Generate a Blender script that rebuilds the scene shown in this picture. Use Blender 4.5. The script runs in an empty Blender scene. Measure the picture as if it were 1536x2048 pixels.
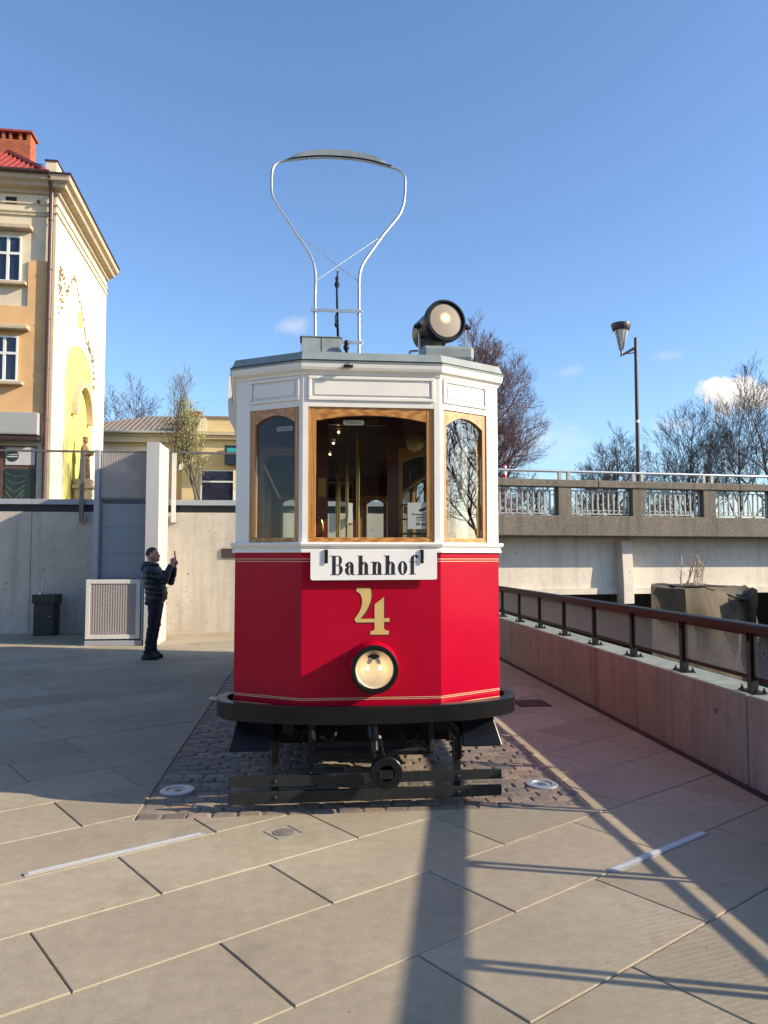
import bpy, bmesh, math, random
from mathutils import Vector, Matrix
R = math.radians
sc = bpy.context.scene
C = sc.collection

# ------------------------------------------------------------------ camera, sky, sun, exposure
cam_d = bpy.data.cameras.new('camera'); cam = bpy.data.objects.new('camera', cam_d); C.objects.link(cam)
cam.location = (0, 0, 1.6)
cam.rotation_euler = (R(93.4), 0, R(-5.67))
cam_d.sensor_fit = 'VERTICAL'; cam_d.sensor_height = 24; cam_d.lens = 24 * 1540 / 2048
cam_d.clip_start = 0.05; cam_d.clip_end = 6000
sc.camera = cam

SUN_TO = Vector((1.0, -0.295, 0.488)).normalized()          # towards the sun
elev = math.asin(SUN_TO.z); azim = math.atan2(SUN_TO.x, SUN_TO.y)
sun_d = bpy.data.lights.new('sun', 'SUN'); sun_d.energy = 4.9; sun_d.angle = R(0.53); sun_d.color = (1.0, 0.86, 0.66)
sun = bpy.data.objects.new('sun', sun_d); C.objects.link(sun)
sun.rotation_euler = SUN_TO.to_track_quat('Z', 'Y').to_euler(); sun.location = (20, -6, 15)

world = bpy.data.worlds.new('World'); sc.world = world; world.use_nodes = True
wn = world.node_tree.nodes; wl = world.node_tree.links; wn.clear()
SKY_STRENGTH = 0.145
wo = wn.new('ShaderNodeOutputWorld'); bg = wn.new('ShaderNodeBackground'); bg.inputs[1].default_value = SKY_STRENGTH
sky = wn.new('ShaderNodeTexSky'); sky.sky_type = 'NISHITA'; sky.sun_disc = False
sky.sun_elevation = elev; sky.sun_rotation = azim; sky.altitude = 300; sky.air_density = 1.0; sky.dust_density = 0.8; sky.ozone_density = 4.5
wl.new(sky.outputs[0], bg.inputs[0])
tc = wn.new('ShaderNodeTexCoord')
last = bg.outputs[0]
def wmath(op, a, b=None, clamp=False):
    n = wn.new('ShaderNodeMath'); n.operation = op; n.use_clamp = clamp
    for i, v in enumerate((a, b)):
        if v is None: continue
        if isinstance(v, (int, float)): n.inputs[i].default_value = v
        else: wl.new(v, n.inputs[i])
    return n.outputs[0]
def wdot(vec):
    n = wn.new('ShaderNodeVectorMath'); n.operation = 'DOT_PRODUCT'
    wl.new(tc.outputs['Generated'], n.inputs[0]); n.inputs[1].default_value = vec
    return n.outputs['Value']
wnoise = wn.new('ShaderNodeTexNoise'); wnoise.inputs['Scale'].default_value = 26; wnoise.inputs['Detail'].default_value = 7; wnoise.inputs['Roughness'].default_value = 0.55
wl.new(tc.outputs['Generated'], wnoise.inputs['Vector'])
def cloud(az, el, rx, rz, hard, peak, shade=0.0):           # a cloud at a compass direction of the sky itself
    global last
    a, e = R(az), R(el)
    c = Vector((math.sin(a) * math.cos(e), math.cos(a) * math.cos(e), math.sin(e)))
    r = Vector((math.cos(a), -math.sin(a), 0)); u = r.cross(c)
    fu = wmath('MULTIPLY', wdot(r), 1 / rx); fv = wmath('MULTIPLY', wdot(u), 1 / rz)
    fwd = wmath('GREATER_THAN', wdot(c), 0.5)
    rad = wmath('SQRT', wmath('ADD', wmath('MULTIPLY', fu, fu), wmath('MULTIPLY', fv, fv)))
    nz = wmath('MULTIPLY', wmath('SUBTRACT', wnoise.outputs[0], 0.5), 3.2)
    m = wmath('ADD', wmath('SUBTRACT', 1.0, rad), nz)
    m = wmath('MULTIPLY', wmath('MULTIPLY', m, hard, True), peak)
    m = wmath('MULTIPLY', m, fwd)
    b = wn.new('ShaderNodeBackground'); b.inputs[0].default_value = (1.0, 0.96, 0.93, 1)
    v = wmath('ADD', 0.62, wmath('MULTIPLY', wmath('ADD', fv, fu), shade, False))
    wl.new(v, b.inputs[1])
    mx = wn.new('ShaderNodeMixShader'); wl.new(m, mx.inputs[0]); wl.new(last, mx.inputs[1]); wl.new(b.outputs[0], mx.inputs[2])
    last = mx.outputs[0]
cloud(31.0, 10.6, 0.058, 0.026, 2.6, 1.0, 0.14)
cloud(27.5, 9.3, 0.045, 0.018, 1.0, 0.7, 0.05)
cloud(-1.3, 16.8, 0.022, 0.012, 0.9, 0.33)
cloud(17.0, 8.2, 0.075, 0.030, 0.6, 0.42)
cloud(19.3, 13.4, 0.02, 0.008, 0.8, 0.25)
cloud(26.0, 14.0, 0.022, 0.008, 0.8, 0.25)
cloud(44.0, 12.0, 0.09, 0.035, 1.5, 0.9, 0.1)
wl.new(last, wo.inputs[0])

vs = sc.view_settings
vs.view_transform = 'Standard'; vs.look = 'None'; vs.gamma = 1.0; vs.use_curve_mapping = False; vs.exposure = 0.80
sc.render.engine = 'CYCLES'
sc.cycles.max_bounces = 6; sc.cycles.diffuse_bounces = 3; sc.cycles.glossy_bounces = 3; sc.cycles.transparent_max_bounces = 14; sc.cycles.caustics_reflective = False; sc.cycles.caustics_refractive = False

# ------------------------------------------------------------------ materials
M = {}
def nodes_of(name):
    m = bpy.data.materials.new(name); m.use_nodes = True
    nt = m.node_tree; b = nt.nodes['Principled BSDF']
    return m, nt, b
def noise(nt, scale, detail=4, rough=0.55, vec=None, dist=0.0):
    n = nt.nodes.new('ShaderNodeTexNoise'); n.inputs['Scale'].default_value = scale; n.inputs['Detail'].default_value = detail
    n.inputs['Roughness'].default_value = rough; n.inputs['Distortion'].default_value = dist
    if vec is not None: nt.links.new(vec, n.inputs['Vector'])
    return n.outputs[0]
def pos(nt, scale=(1, 1, 1), obj=False):
    if obj:
        t = nt.nodes.new('ShaderNodeTexCoord'); o = t.outputs['Object']
    else:
        t = nt.nodes.new('ShaderNodeNewGeometry'); o = t.outputs['Position']
    mp = nt.nodes.new('ShaderNodeMapping'); mp.inputs['Scale'].default_value = scale
    nt.links.new(o, mp.inputs[0]); return mp.outputs[0]
def ramp(nt, fac, stops):
    r = nt.nodes.new('ShaderNodeValToRGB'); e = r.color_ramp.elements
    while len(e) < len(stops): e.new(0.5)
    for k, (p, c) in enumerate(stops):
        e[k].position = p; e[k].color = c if len(c) == 4 else (*c, 1)
    nt.links.new(fac, r.inputs[0]); return r.outputs[0]
def mixc(nt, fac, a, b, mode='MIX'):
    n = nt.nodes.new('ShaderNodeMix'); n.data_type = 'RGBA'; n.blend_type = mode
    for key, v in ((0, fac), (6, a), (7, b)):
        if isinstance(v, (int, float)): n.inputs[key].default_value = v
        elif isinstance(v, (tuple, list)): n.inputs[key].default_value = v if len(v) == 4 else (*v, 1)
        else: nt.links.new(v, n.inputs[key])
    return n.outputs[2]
def mth(nt, op, a, b=0.0, clamp=False):
    n = nt.nodes.new('ShaderNodeMath'); n.operation = op; n.use_clamp = clamp
    for i, v in enumerate((a, b)):
        if isinstance(v, (int, float)): n.inputs[i].default_value = v
        else: nt.links.new(v, n.inputs[i])
    return n.outputs[0]
def bump(nt, b, h, strength=0.3, dist=0.01):
    n = nt.nodes.new('ShaderNodeBump'); n.inputs['Strength'].default_value = strength; n.inputs['Distance'].default_value = dist
    nt.links.new(h, n.inputs['Height']); nt.links.new(n.outputs[0], b.inputs['Normal'])
def mat(name, col, rough=0.6, metal=0.0, var=0.18, scale=6, bmp=0.0, bscale=80, coat=0.0, rnd=0.0, spec=0.5, grime=0.0, gscale=1.3):
    m, nt, b = nodes_of(name); P = pos(nt)
    n1 = noise(nt, scale, 6, 0.6, P)
    lo = tuple(c * (1 - var) for c in col); hi = tuple(min(1, c * (1 + var)) for c in col)
    c = ramp(nt, n1, [(0.3, lo), (0.7, hi)])
    if grime:
        g = ramp(nt, noise(nt, gscale, 8, 0.65, P), [(0.42, (0, 0, 0)), (0.72, (1, 1, 1))])
        c = mixc(nt, mth(nt, 'MULTIPLY', g, grime), c, tuple(x * 0.35 for x in col))
    if rnd:
        oi = nt.nodes.new('ShaderNodeObjectInfo')
        f = mth(nt, 'ADD', 1 - rnd, mth(nt, 'MULTIPLY', oi.outputs['Random'], 2 * rnd))
        hs = nt.nodes.new('ShaderNodeHueSaturation'); nt.links.new(c, hs.inputs['Color']); nt.links.new(f, hs.inputs['Value']); c = hs.outputs[0]
    nt.links.new(c, b.inputs['Base Color'])
    b.inputs['Roughness'].default_value = rough; b.inputs['Metallic'].default_value = metal
    b.inputs['Specular IOR Level'].default_value = spec
    if coat: b.inputs['Coat Weight'].default_value = coat; b.inputs['Coat Roughness'].default_value = 0.06
    rr = mth(nt, 'ADD', rough - 0.06, mth(nt, 'MULTIPLY', n1, 0.12), True); nt.links.new(rr, b.inputs['Roughness'])
    if bmp: bump(nt, b, noise(nt, bscale, 5, 0.6, P), bmp, 0.01)
    M[name] = m; return m
def emit(name, col, strength):
    m, nt, b = nodes_of(name); b.inputs['Base Color'].default_value = (*col, 1)
    b.inputs['Emission Color'].default_value = (*col, 1); b.inputs['Emission Strength'].default_value = strength
    M[name] = m
def glass(name, tint=(1, 1, 1), refl=0.05, rough=0.0, alpha=0.0, body=(0.5, 0.5, 0.5)):
    m = bpy.data.materials.new(name); m.use_nodes = True; nt = m.node_tree; nt.nodes.clear()
    out = nt.nodes.new('ShaderNodeOutputMaterial'); tr = nt.nodes.new('ShaderNodeBsdfTransparent'); tr.inputs[0].default_value = (*tint, 1)
    gl = nt.nodes.new('ShaderNodeBsdfGlossy'); gl.inputs['Roughness'].default_value = rough
    lw = nt.nodes.new('ShaderNodeFresnel'); lw.inputs['IOR'].default_value = 1.5
    f = mth(nt, 'ADD', mth(nt, 'MULTIPLY', lw.outputs[0], 0.38), refl, True)
    mx = nt.nodes.new('ShaderNodeMixShader'); nt.links.new(f, mx.inputs[0]); nt.links.new(tr.outputs[0], mx.inputs[1]); nt.links.new(gl.outputs[0], mx.inputs[2])
    res = mx.outputs[0]
    if alpha:
        df = nt.nodes.new('ShaderNodeBsdfDiffuse'); df.inputs[0].default_value = (*body, 1)
        m2 = nt.nodes.new('ShaderNodeMixShader'); m2.inputs[0].default_value = alpha
        nt.links.new(res, m2.inputs[1]); nt.links.new(df.outputs[0], m2.inputs[2]); res = m2.outputs[0]
    nt.links.new(res, out.inputs[0]); M[name] = m
def wood(name, dark, light, axis=(30, 30, 3), rough=0.4, coat=0.3):
    m, nt, b = nodes_of(name); P = pos(nt, axis)
    n1 = noise(nt, 1.0, 8, 0.6, P, 1.6)
    w = nt.nodes.new('ShaderNodeTexWave'); w.inputs['Scale'].default_value = 0.9; w.inputs['Distortion'].default_value = 9; w.inputs['Detail'].default_value = 3
    nt.links.new(P, w.inputs['Vector'])
    f = mth(nt, 'ADD', mth(nt, 'MULTIPLY', n1, 0.6), mth(nt, 'MULTIPLY', w.outputs[1], 0.4))
    c = ramp(nt, f, [(0.25, dark), (0.75, light)]); nt.links.new(c, b.inputs['Base Color'])
    b.inputs['Roughness'].default_value = rough; b.inputs['Coat Weight'].default_value = coat; b.inputs['Coat Roughness'].default_value = 0.15
    bump(nt, b, f, 0.12, 0.004); M[name] = m
def concrete(name, col, scale=1.0, pits=0.5, streak=0.35, rough=0.85, speck=0.0):
    m, nt, b = nodes_of(name); P = pos(nt)
    big = noise(nt, 0.7 * scale, 8, 0.62, P); fine = noise(nt, 9 * scale, 8, 0.7, P)
    c = ramp(nt, mth(nt, 'ADD', mth(nt, 'MULTIPLY', big, 0.6), mth(nt, 'MULTIPLY', fine, 0.4)), [(0.3, tuple(x * 0.72 for x in col)), (0.55, col), (0.75, tuple(min(1, x * 1.15) for x in col))])
    st = noise(nt, 1.0, 6, 0.6, pos(nt, (5 * scale, 5 * scale, 0.35 * scale)))
    sf = ramp(nt, st, [(0.48, (0, 0, 0)), (0.70, (1, 1, 1))])
    c = mixc(nt, mth(nt, 'MULTIPLY', sf, streak), c, tuple(x * 0.5 for x in col))
    v = nt.nodes.new('ShaderNodeTexVoronoi'); v.inputs['Scale'].default_value = 9 * scale; v.inputs['Randomness'].default_value = 1
    nt.links.new(P, v.inputs['Vector'])
    gate = ramp(nt, noise(nt, 1.8 * scale, 3, 0.5, P), [(0.48, (0, 0, 0)), (0.56, (1, 1, 1))])
    vr = nt.nodes.new('ShaderNodeSeparateColor'); nt.links.new(v.outputs['Color'], vr.inputs[0])
    thr = mth(nt, 'MULTIPLY', vr.outputs[0], 0.20)
    pit = mth(nt, 'MULTIPLY', mth(nt, 'LESS_THAN', v.outputs['Distance'], thr), gate)
    c = mixc(nt, mth(nt, 'MULTIPLY', pit, pits), c, tuple(x * 0.2 for x in col))
    if speck:
        sp = ramp(nt, noise(nt, 55, 2, 0.5, P), [(0.42, (0.35, 0.35, 0.35)), (0.62, (1.5, 1.5, 1.5))])
        c = mixc(nt, speck, c, sp, 'MULTIPLY')
    nt.links.new(c, b.inputs['Base Color']); b.inputs['Roughness'].default_value = rough
    bump(nt, b, mth(nt, 'SUBTRACT', fine, mth(nt, 'MULTIPLY', pit, 1.0)), 0.25, 0.012); M[name] = m

# ------------------------------------------------------------------ mesh helpers
class MB:
    def __init__(s): s.v = []; s.f = []
    def add(s, vs, fs):
        o = len(s.v); s.v += [tuple(p) for p in vs]; s.f += [tuple(i + o for i in f) for f in fs]; return s
    def box(s, x0, x1, y0, y1, z0, z1):
        return s.add([(x0,y0,z0),(x1,y0,z0),(x1,y1,z0),(x0,y1,z0),(x0,y0,z1),(x1,y0,z1),(x1,y1,z1),(x0,y1,z1)],
                     [(0,3,2,1),(4,5,6,7),(0,1,5,4),(1,2,6,5),(2,3,7,6),(3,0,4,7)])
    def fbox(s, fn, a0, a1, d0, d1, z0, z1):
        # box in facet space: fn(s, d, z), d outward
        return s.add([fn(a0,d1,z0),fn(a1,d1,z0),fn(a1,d0,z0),fn(a0,d0,z0),fn(a0,d1,z1),fn(a1,d1,z1),fn(a1,d0,z1),fn(a0,d0,z1)],
                     [(0,3,2,1),(4,5,6,7),(0,1,5,4),(1,2,6,5),(2,3,7,6),(3,0,4,7)])
    def prism(s, poly, vec):
        n = len(poly); vec = Vector(vec); top = [tuple(Vector(p) + vec) for p in poly]
        s.add(list(poly) + top, [tuple(range(n - 1, -1, -1)), tuple(range(n, 2 * n))] + [(i, (i + 1) % n, n + (i + 1) % n, n + i) for i in range(n)])
        return s
    def tube(s, pts, rad, n=8, cap=True):
        pts = [Vector(p) for p in pts]; m = len(pts)
        if not isinstance(rad, (list, tuple)): rad = [rad] * m
        rings = []; ref = None
        for i in range(m):
            t = (pts[min(i + 1, m - 1)] - pts[max(i - 1, 0)]); t = t.normalized() if t.length > 1e-9 else Vector((0, 0, 1))
            if ref is None:
                ref = t.orthogonal().normalized()
            ref = (ref - t * ref.dot(t)); ref = ref.normalized() if ref.length > 1e-6 else t.orthogonal().normalized()
            bi = t.cross(ref)
            rings.append([pts[i] + (ref * math.cos(2 * math.pi * k / n) + bi * math.sin(2 * math.pi * k / n)) * rad[i] for k in range(n)])
        vs = [p for r in rings for p in r]; fs = []
        for i in range(m - 1):
            for k in range(n):
                fs.append((i * n + k, i * n + (k + 1) % n, (i + 1) * n + (k + 1) % n, (i + 1) * n + k))
        if cap: fs += [tuple(range(n - 1, -1, -1)), tuple((m - 1) * n + k for k in range(n))]
        return s.add(vs, fs)
    def lathe(s, prof, c, axis=(0, 0, 1), n=24, cap=True):
        ax = Vector(axis).normalized(); u = ax.orthogonal().normalized(); w = ax.cross(u); c = Vector(c)
        vs = []; fs = []
        for r, h in prof:
            for k in range(n):
                a = 2 * math.pi * k / n
                vs.append(c + ax * h + (u * math.cos(a) + w * math.sin(a)) * max(r, 1e-4))
        for i in range(len(prof) - 1):
            for k in range(n): fs.append((i * n + k, i * n + (k + 1) % n, (i + 1) * n + (k + 1) % n, (i + 1) * n + k))
        if cap: fs += [tuple(range(n - 1, -1, -1)), tuple((len(prof) - 1) * n + k for k in range(n))]
        return s.add(vs, fs)
    def sweep(s, prof, path, closed=True):
        # prof: closed list of (d outward, z); path: 2D points, outward on the right-hand side
        n = len(path); rows = []
        for i in range(n):
            p = Vector(path[i]); a = Vector(path[i - 1]) if (closed or i > 0) else None; b = Vector(path[(i + 1) % n]) if (closed or i < n - 1) else None
            def nr(q, r): t = (r - q).normalized(); return Vector((t.y, -t.x))
            if a is None: mt = nr(p, b)
            elif b is None: mt = nr(a, p)
            else:
                n1, n2 = nr(a, p), nr(p, b); mt = (n1 + n2).normalized(); mt = mt / max(0.3, mt.dot(n1))
            rows.append([(p.x + mt.x * d, p.y + mt.y * d, z) for d, z in prof])
        k = len(prof); vs = [q for r in rows for q in r]; fs = []
        for i in range(n if closed else n - 1):
            j = (i + 1) % n
            for q in range(k): fs.append((i * k + q, i * k + (q + 1) % k, j * k + (q + 1) % k, j * k + q))
        if not closed: fs += [tuple(range(k)), tuple((n - 1) * k + q for q in range(k - 1, -1, -1))]
        return s.add(vs, fs)
    def ball(s, c, r, n=12, sc=(1, 1, 1)):
        vs = []; fs = []; m = n // 2; c = Vector(c)
        for i in range(1, m):
            t = math.pi * i / m
            for k in range(n):
                a = 2 * math.pi * k / n
                vs.append((c.x + r * sc[0] * math.sin(t) * math.cos(a), c.y + r * sc[1] * math.sin(t) * math.sin(a), c.z + r * sc[2] * math.cos(t)))
        for i in range(m - 2):
            for k in range(n): fs.append((i * n + k, (i + 1) * n + k, (i + 1) * n + (k + 1) % n, i * n + (k + 1) % n))
        vs += [(c.x, c.y, c.z + r * sc[2]), (c.x, c.y, c.z - r * sc[2])]; t, b = len(vs) - 2, len(vs) - 1
        for k in range(n):
            fs.append((t, k, (k + 1) % n)); fs.append((b, (m - 2) * n + (k + 1) % n, (m - 2) * n + k))
        return s.add(vs, fs)
    def mesh(s, name='mesh', smooth=False, fix=True):
        me = bpy.data.meshes.new(name); me.from_pydata(s.v, [], s.f)
        if fix:
            bm = bmesh.new(); bm.from_mesh(me); bmesh.ops.recalc_face_normals(bm, faces=bm.faces); bm.to_mesh(me); bm.free()
        if smooth:
            me.polygons.foreach_set('use_smooth', [True] * len(me.polygons)); me.set_sharp_from_angle(angle=R(38))
        return me
    def build(s, name, m, parent=None, smooth=False, bevel=0.0, kind=None, label=None, local=False, fix=True):
        return place(name, s.mesh(name, smooth, fix), m, parent, bevel=bevel, kind=kind, label=label, local=local)

def inv_of(parent):
    if parent is None: return None
    if parent.get('_root'):
        return (Matrix.Translation(parent.location) @ parent.rotation_euler.to_matrix().to_4x4()).inverted()
    return Matrix.Identity(4)
def place(name, me, m, parent=None, loc=(0, 0, 0), rz=0.0, bevel=0.0, kind=None, label=None, local=False):
    o = bpy.data.objects.new(name, me); C.objects.link(o); o.location = loc; o.rotation_euler = (0, 0, rz)
    if not me.materials: me.materials.append(M[m] if isinstance(m, str) else m)
    if parent is not None:
        o.parent = parent
        o.matrix_parent_inverse = Matrix.Identity(4) if local else inv_of(parent)
    if bevel:
        b = o.modifiers.new('bevel', 'BEVEL'); b.width = bevel; b.segments = 2; b.limit_method = 'ANGLE'; b.angle_limit = R(40)
    if kind: o['kind'] = kind
    if label: o['label'] = label
    return o
ROOTS = []
def thing(name, label, cat, loc=(0, 0, 0), rz=0.0, group=None):
    o = bpy.data.objects.new(name, None); C.objects.link(o); o.location = loc; o.rotation_euler = (0, 0, rz); o.empty_display_size = 0.2
    o['label'] = label; o['category'] = cat; o['_root'] = 1; ROOTS.append(o)
    if group: o['group'] = group
    return o
def tag(o, label, cat, group=None):
    o['label'] = label; o['category'] = cat
    if group: o['group'] = group
    return o
def catmull(pts, k=6, closed=False):
    pts = [Vector(p) for p in pts]; n = len(pts); out = []
    for i in range(n if closed else n - 1):
        p0 = pts[(i - 1) % n] if (closed or i > 0) else pts[0]; p1 = pts[i]; p2 = pts[(i + 1) % n]
        p3 = pts[(i + 2) % n] if (closed or i + 2 < n) else pts[-1]
        for j in range(k):
            t = j / k
            out.append(0.5 * ((2 * p1) + (p2 - p0) * t + (2 * p0 - 5 * p1 + 4 * p2 - p3) * t * t + (3 * p1 - p0 - 3 * p2 + p3) * t ** 3))
    if not closed: out.append(pts[-1])
    return [tuple(p) for p in out]
def text_mesh(body, size, extrude=0.0005, bold=0.0):
    cu = bpy.data.curves.new('text', 'FONT'); cu.body = body; cu.size = size; cu.extrude = extrude; cu.offset = bold; cu.align_x = 'CENTER'; cu.align_y = 'CENTER'
    to = bpy.data.objects.new('text', cu); C.objects.link(to)
    bpy.context.view_layer.update()
    me = bpy.data.meshes.new_from_object(to.evaluated_get(bpy.context.evaluated_depsgraph_get()))
    bpy.data.objects.remove(to); bpy.data.curves.remove(cu); me.materials.clear(); return me

# ------------------------------------------------------------------ material library
def slab_material():
    m, nt, b = nodes_of('paving'); P = pos(nt)
    big = noise(nt, 0.9, 7, 0.6, P); fine = noise(nt, 160, 3, 0.6, P); mid = noise(nt, 14, 6, 0.65, P)
    c = ramp(nt, mth(nt, 'ADD', mth(nt, 'MULTIPLY', big, 0.55), mth(nt, 'MULTIPLY', mid, 0.45)), [(0.28, (0.25, 0.205, 0.140)), (0.52, (0.335, 0.282, 0.197)), (0.74, (0.42, 0.36, 0.262))])
    g = ramp(nt, fine, [(0.3, (0.82, 0.82, 0.82)), (0.7, (1.12, 1.12, 1.12))]); c = mixc(nt, 1.0, c, g, 'MULTIPLY')
    sp = ramp(nt, noise(nt, 2.1, 9, 0.72, P, 0.6), [(0.56, (0, 0, 0)), (0.72, (1, 1, 1))]); c = mixc(nt, mth(nt, 'MULTIPLY', sp, 0.5), c, (0.16, 0.135, 0.10))
    v = nt.nodes.new('ShaderNodeTexVoronoi'); v.inputs['Scale'].default_value = 5.5; nt.links.new(P, v.inputs['Vector'])
    dots = mth(nt, 'LESS_THAN', v.outputs['Distance'], 0.035); c = mixc(nt, mth(nt, 'MULTIPLY', dots, 0.6), c, (0.07, 0.055, 0.045))
    oi = nt.nodes.new('ShaderNodeObjectInfo'); hs = nt.nodes.new('ShaderNodeHueSaturation')
    nt.links.new(mth(nt, 'ADD', 0.88, mth(nt, 'MULTIPLY', oi.outputs['Random'], 0.24)), hs.inputs['Value']); nt.links.new(c, hs.inputs['Color'])
    nt.links.new(hs.outputs[0], b.inputs['Base Color']); b.inputs['Roughness'].default_value = 0.78
    bump(nt, b, mth(nt, 'ADD', fine, mth(nt, 'MULTIPLY', mid, 0.6)), 0.22, 0.003); M['paving'] = m
slab_material()
def sett_material():
    m, nt, b = nodes_of('sett'); P = pos(nt)
    oi = nt.nodes.new('ShaderNodeObjectInfo'); gm = nt.nodes.new('ShaderNodeNewGeometry')
    rnd = mth(nt, 'FRACT', mth(nt, 'ADD', oi.outputs['Random'], mth(nt, 'MULTIPLY', gm.outputs['Random Per Island'], 1.0)))
    c = ramp(nt, rnd, [(0.0, (0.15, 0.125, 0.105)), (0.35, (0.20, 0.158, 0.125)), (0.7, (0.255, 0.19, 0.145)), (0.93, (0.30, 0.225, 0.17)), (1.0, (0.34, 0.20, 0.11))])
    n1 = noise(nt, 45, 6, 0.7, P); c = mixc(nt, 0.75, c, ramp(nt, n1, [(0.3, (0.5, 0.5, 0.5)), (0.7, (1.35, 1.35, 1.35))]), 'MULTIPLY')
    ru = ramp(nt, noise(nt, 1.7, 5, 0.6, P), [(0.6, (0, 0, 0)), (0.72, (1, 1, 1))]); c = mixc(nt, mth(nt, 'MULTIPLY', ru, 0.3), c, (0.22, 0.12, 0.06))
    nt.links.new(c, b.inputs['Base Color']); b.inputs['Roughness'].default_value = 0.62
    bump(nt, b, n1, 0.4, 0.006); M['sett'] = m
sett_material()
mat('sand_joint', (0.23, 0.185, 0.14), 0.95, var=0.45, scale=40, bmp=0.6, bscale=150)
mat('slab_joint', (0.16, 0.14, 0.115), 0.95, var=0.4, scale=30)
mat('red_paint', (0.385, 0.0012, 0.020), 0.26, var=0.07, scale=2, coat=0.0, spec=0.17, bmp=0.05, bscale=2.2, grime=0.05, gscale=5)
mat('white_paint', (0.78, 0.745, 0.67), 0.42, var=0.04, scale=5, coat=0.15, grime=0.07, gscale=4)
mat('cream_line', (0.62, 0.48, 0.28), 0.45, var=0.05)
mat('gold_paint', (0.58, 0.40, 0.15), 0.4, var=0.08, scale=20)
mat('roof_grey', (0.23, 0.265, 0.26), 0.55, var=0.14, scale=9, grime=0.15, gscale=6)
wood('oak', (0.30, 0.115, 0.022), (0.56, 0.27, 0.065))
wood('oak_across', (0.30, 0.115, 0.022), (0.56, 0.27, 0.065), axis=(3, 30, 30))
wood('mahogany', (0.085, 0.015, 0.007), (0.24, 0.045, 0.018), rough=0.3, coat=0.5)
wood('dark_wood', (0.03, 0.012, 0.006), (0.075, 0.028, 0.012), rough=0.75, coat=0.0); M['dark_wood'].node_tree.nodes['Principled BSDF'].inputs['Specular IOR Level'].default_value = 0.12
mat('black_gloss', (0.006, 0.006, 0.0065), 0.3, var=0.3, spec=0.28)
mat('black_matte', (0.008, 0.008, 0.008), 0.55, var=0.4, scale=30, bmp=0.3, bscale=120, spec=0.25)
mat('buffer_grey', (0.016, 0.019, 0.019), 0.5, spec=0.3, var=0.3, scale=15, grime=0.3, gscale=8)
mat('galvanised', (0.50, 0.52, 0.53), 0.38, metal=0.75, var=0.12, scale=30)
mat('shoe_metal', (0.26, 0.29, 0.28), 0.5, metal=0.35, var=0.12, scale=12)
mat('steel_light', (0.46, 0.46, 0.45), 0.42, metal=0.6, var=0.06)
mat('brass', (0.42, 0.26, 0.08), 0.32, metal=0.95, var=0.1)
mat('rope', (0.012, 0.012, 0.02), 0.9, var=0.4, scale=60)
mat('sign_white', (0.80, 0.78, 0.73), 0.4, var=0.03)
mat('ink', (0.012, 0.009, 0.014), 0.5, var=0.1)
mat('paper', (0.78, 0.78, 0.78), 0.6, var=0.02)
mat('etched', (0.36, 0.32, 0.27), 0.6, var=0.1)
mat('reflector', (0.78, 0.74, 0.66), 0.3, var=0.04)
emit('filament', (1.0, 0.62, 0.25), 22.0)
glass('tram_glass', (0.93, 0.95, 0.94), 0.0)
glass('clear_glass', (0.97, 0.98, 0.98), 0.0)
glass('rib_glass', (0.80, 0.76, 0.72), 0.05, 0.25, 0.62, (0.62, 0.55, 0.50))
concrete('wall_concrete', (0.56, 0.50, 0.415), 1.0, 0.85, 0.42)
concrete('parapet_concrete', (0.225, 0.262, 0.238), 1.4, 0.5, 0.75)
concrete('girder_concrete', (0.69, 0.615, 0.51), 0.7, 0.6, 0.35)
concrete('aggregate', (0.20, 0.172, 0.136), 0.8, 0.2, 0.65, 0.95, 0.6)
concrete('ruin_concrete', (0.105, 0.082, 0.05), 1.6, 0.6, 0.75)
mat('rail_brown', (0.020, 0.016, 0.014), 0.6, var=0.3, scale=20, spec=0.25)
mat('fence_black', (0.009, 0.009, 0.009), 0.5, var=0.3, spec=0.3)
mat('mesh_metal', (0.20, 0.205, 0.20), 0.45, metal=0.25, var=0.25, scale=30)
mat('panel_grey', (0.30, 0.315, 0.335), 0.5, var=0.05, scale=2)
mat('panel_pale', (0.46, 0.45, 0.43), 0.45, var=0.05, scale=2)
mat('cap_grey', (0.34, 0.36, 0.38), 0.45, var=0.06, scale=4)
mat('cap_dark', (0.022, 0.026, 0.032), 0.5, var=0.15)
mat('gate_white', (0.66, 0.63, 0.57), 0.45, var=0.05)
mat('rail_bronze', (0.20, 0.18, 0.16), 0.45, metal=0.5, var=0.1)
mat('bin_black', (0.020, 0.025, 0.024), 0.5, var=0.2)
mat('plaster_cream', (0.66, 0.565, 0.40), 0.9, var=0.06, scale=2, grime=0.2, gscale=0.8)
mat('plaster_pale', (0.70, 0.655, 0.45), 0.9, var=0.05, scale=1.5, grime=0.16, gscale=0.6)
mat('plaster_peach', (0.66, 0.40, 0.185), 0.9, var=0.06, scale=2, grime=0.2, gscale=0.8)
mat('plaster_yellow', (0.68, 0.60, 0.16), 0.9, var=0.05, scale=2)
mat('plaster_buff', (0.62, 0.48, 0.26), 0.9, var=0.08, scale=2, grime=0.12, gscale=0.9)
mat('stone_trim', (0.48, 0.38, 0.26), 0.85, var=0.12, scale=5)
mat('relief', (0.22, 0.14, 0.08), 0.85, var=0.3, scale=10)
mat('statue_stone', (0.21, 0.12, 0.075), 0.85, var=0.3, scale=14, bmp=0.5, bscale=30)
mat('pedestal_stone', (0.42, 0.31, 0.20), 0.85, var=0.2, scale=8)
mat('pipe_brown', (0.11, 0.052, 0.038), 0.4, var=0.15)
mat('metal_dark', (0.05, 0.022, 0.02), 0.5, var=0.15)
mat('window_white', (0.70, 0.69, 0.65), 0.5, var=0.03)
mat('sign_grey', (0.36, 0.35, 0.33), 0.5, var=0.05)
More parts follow.
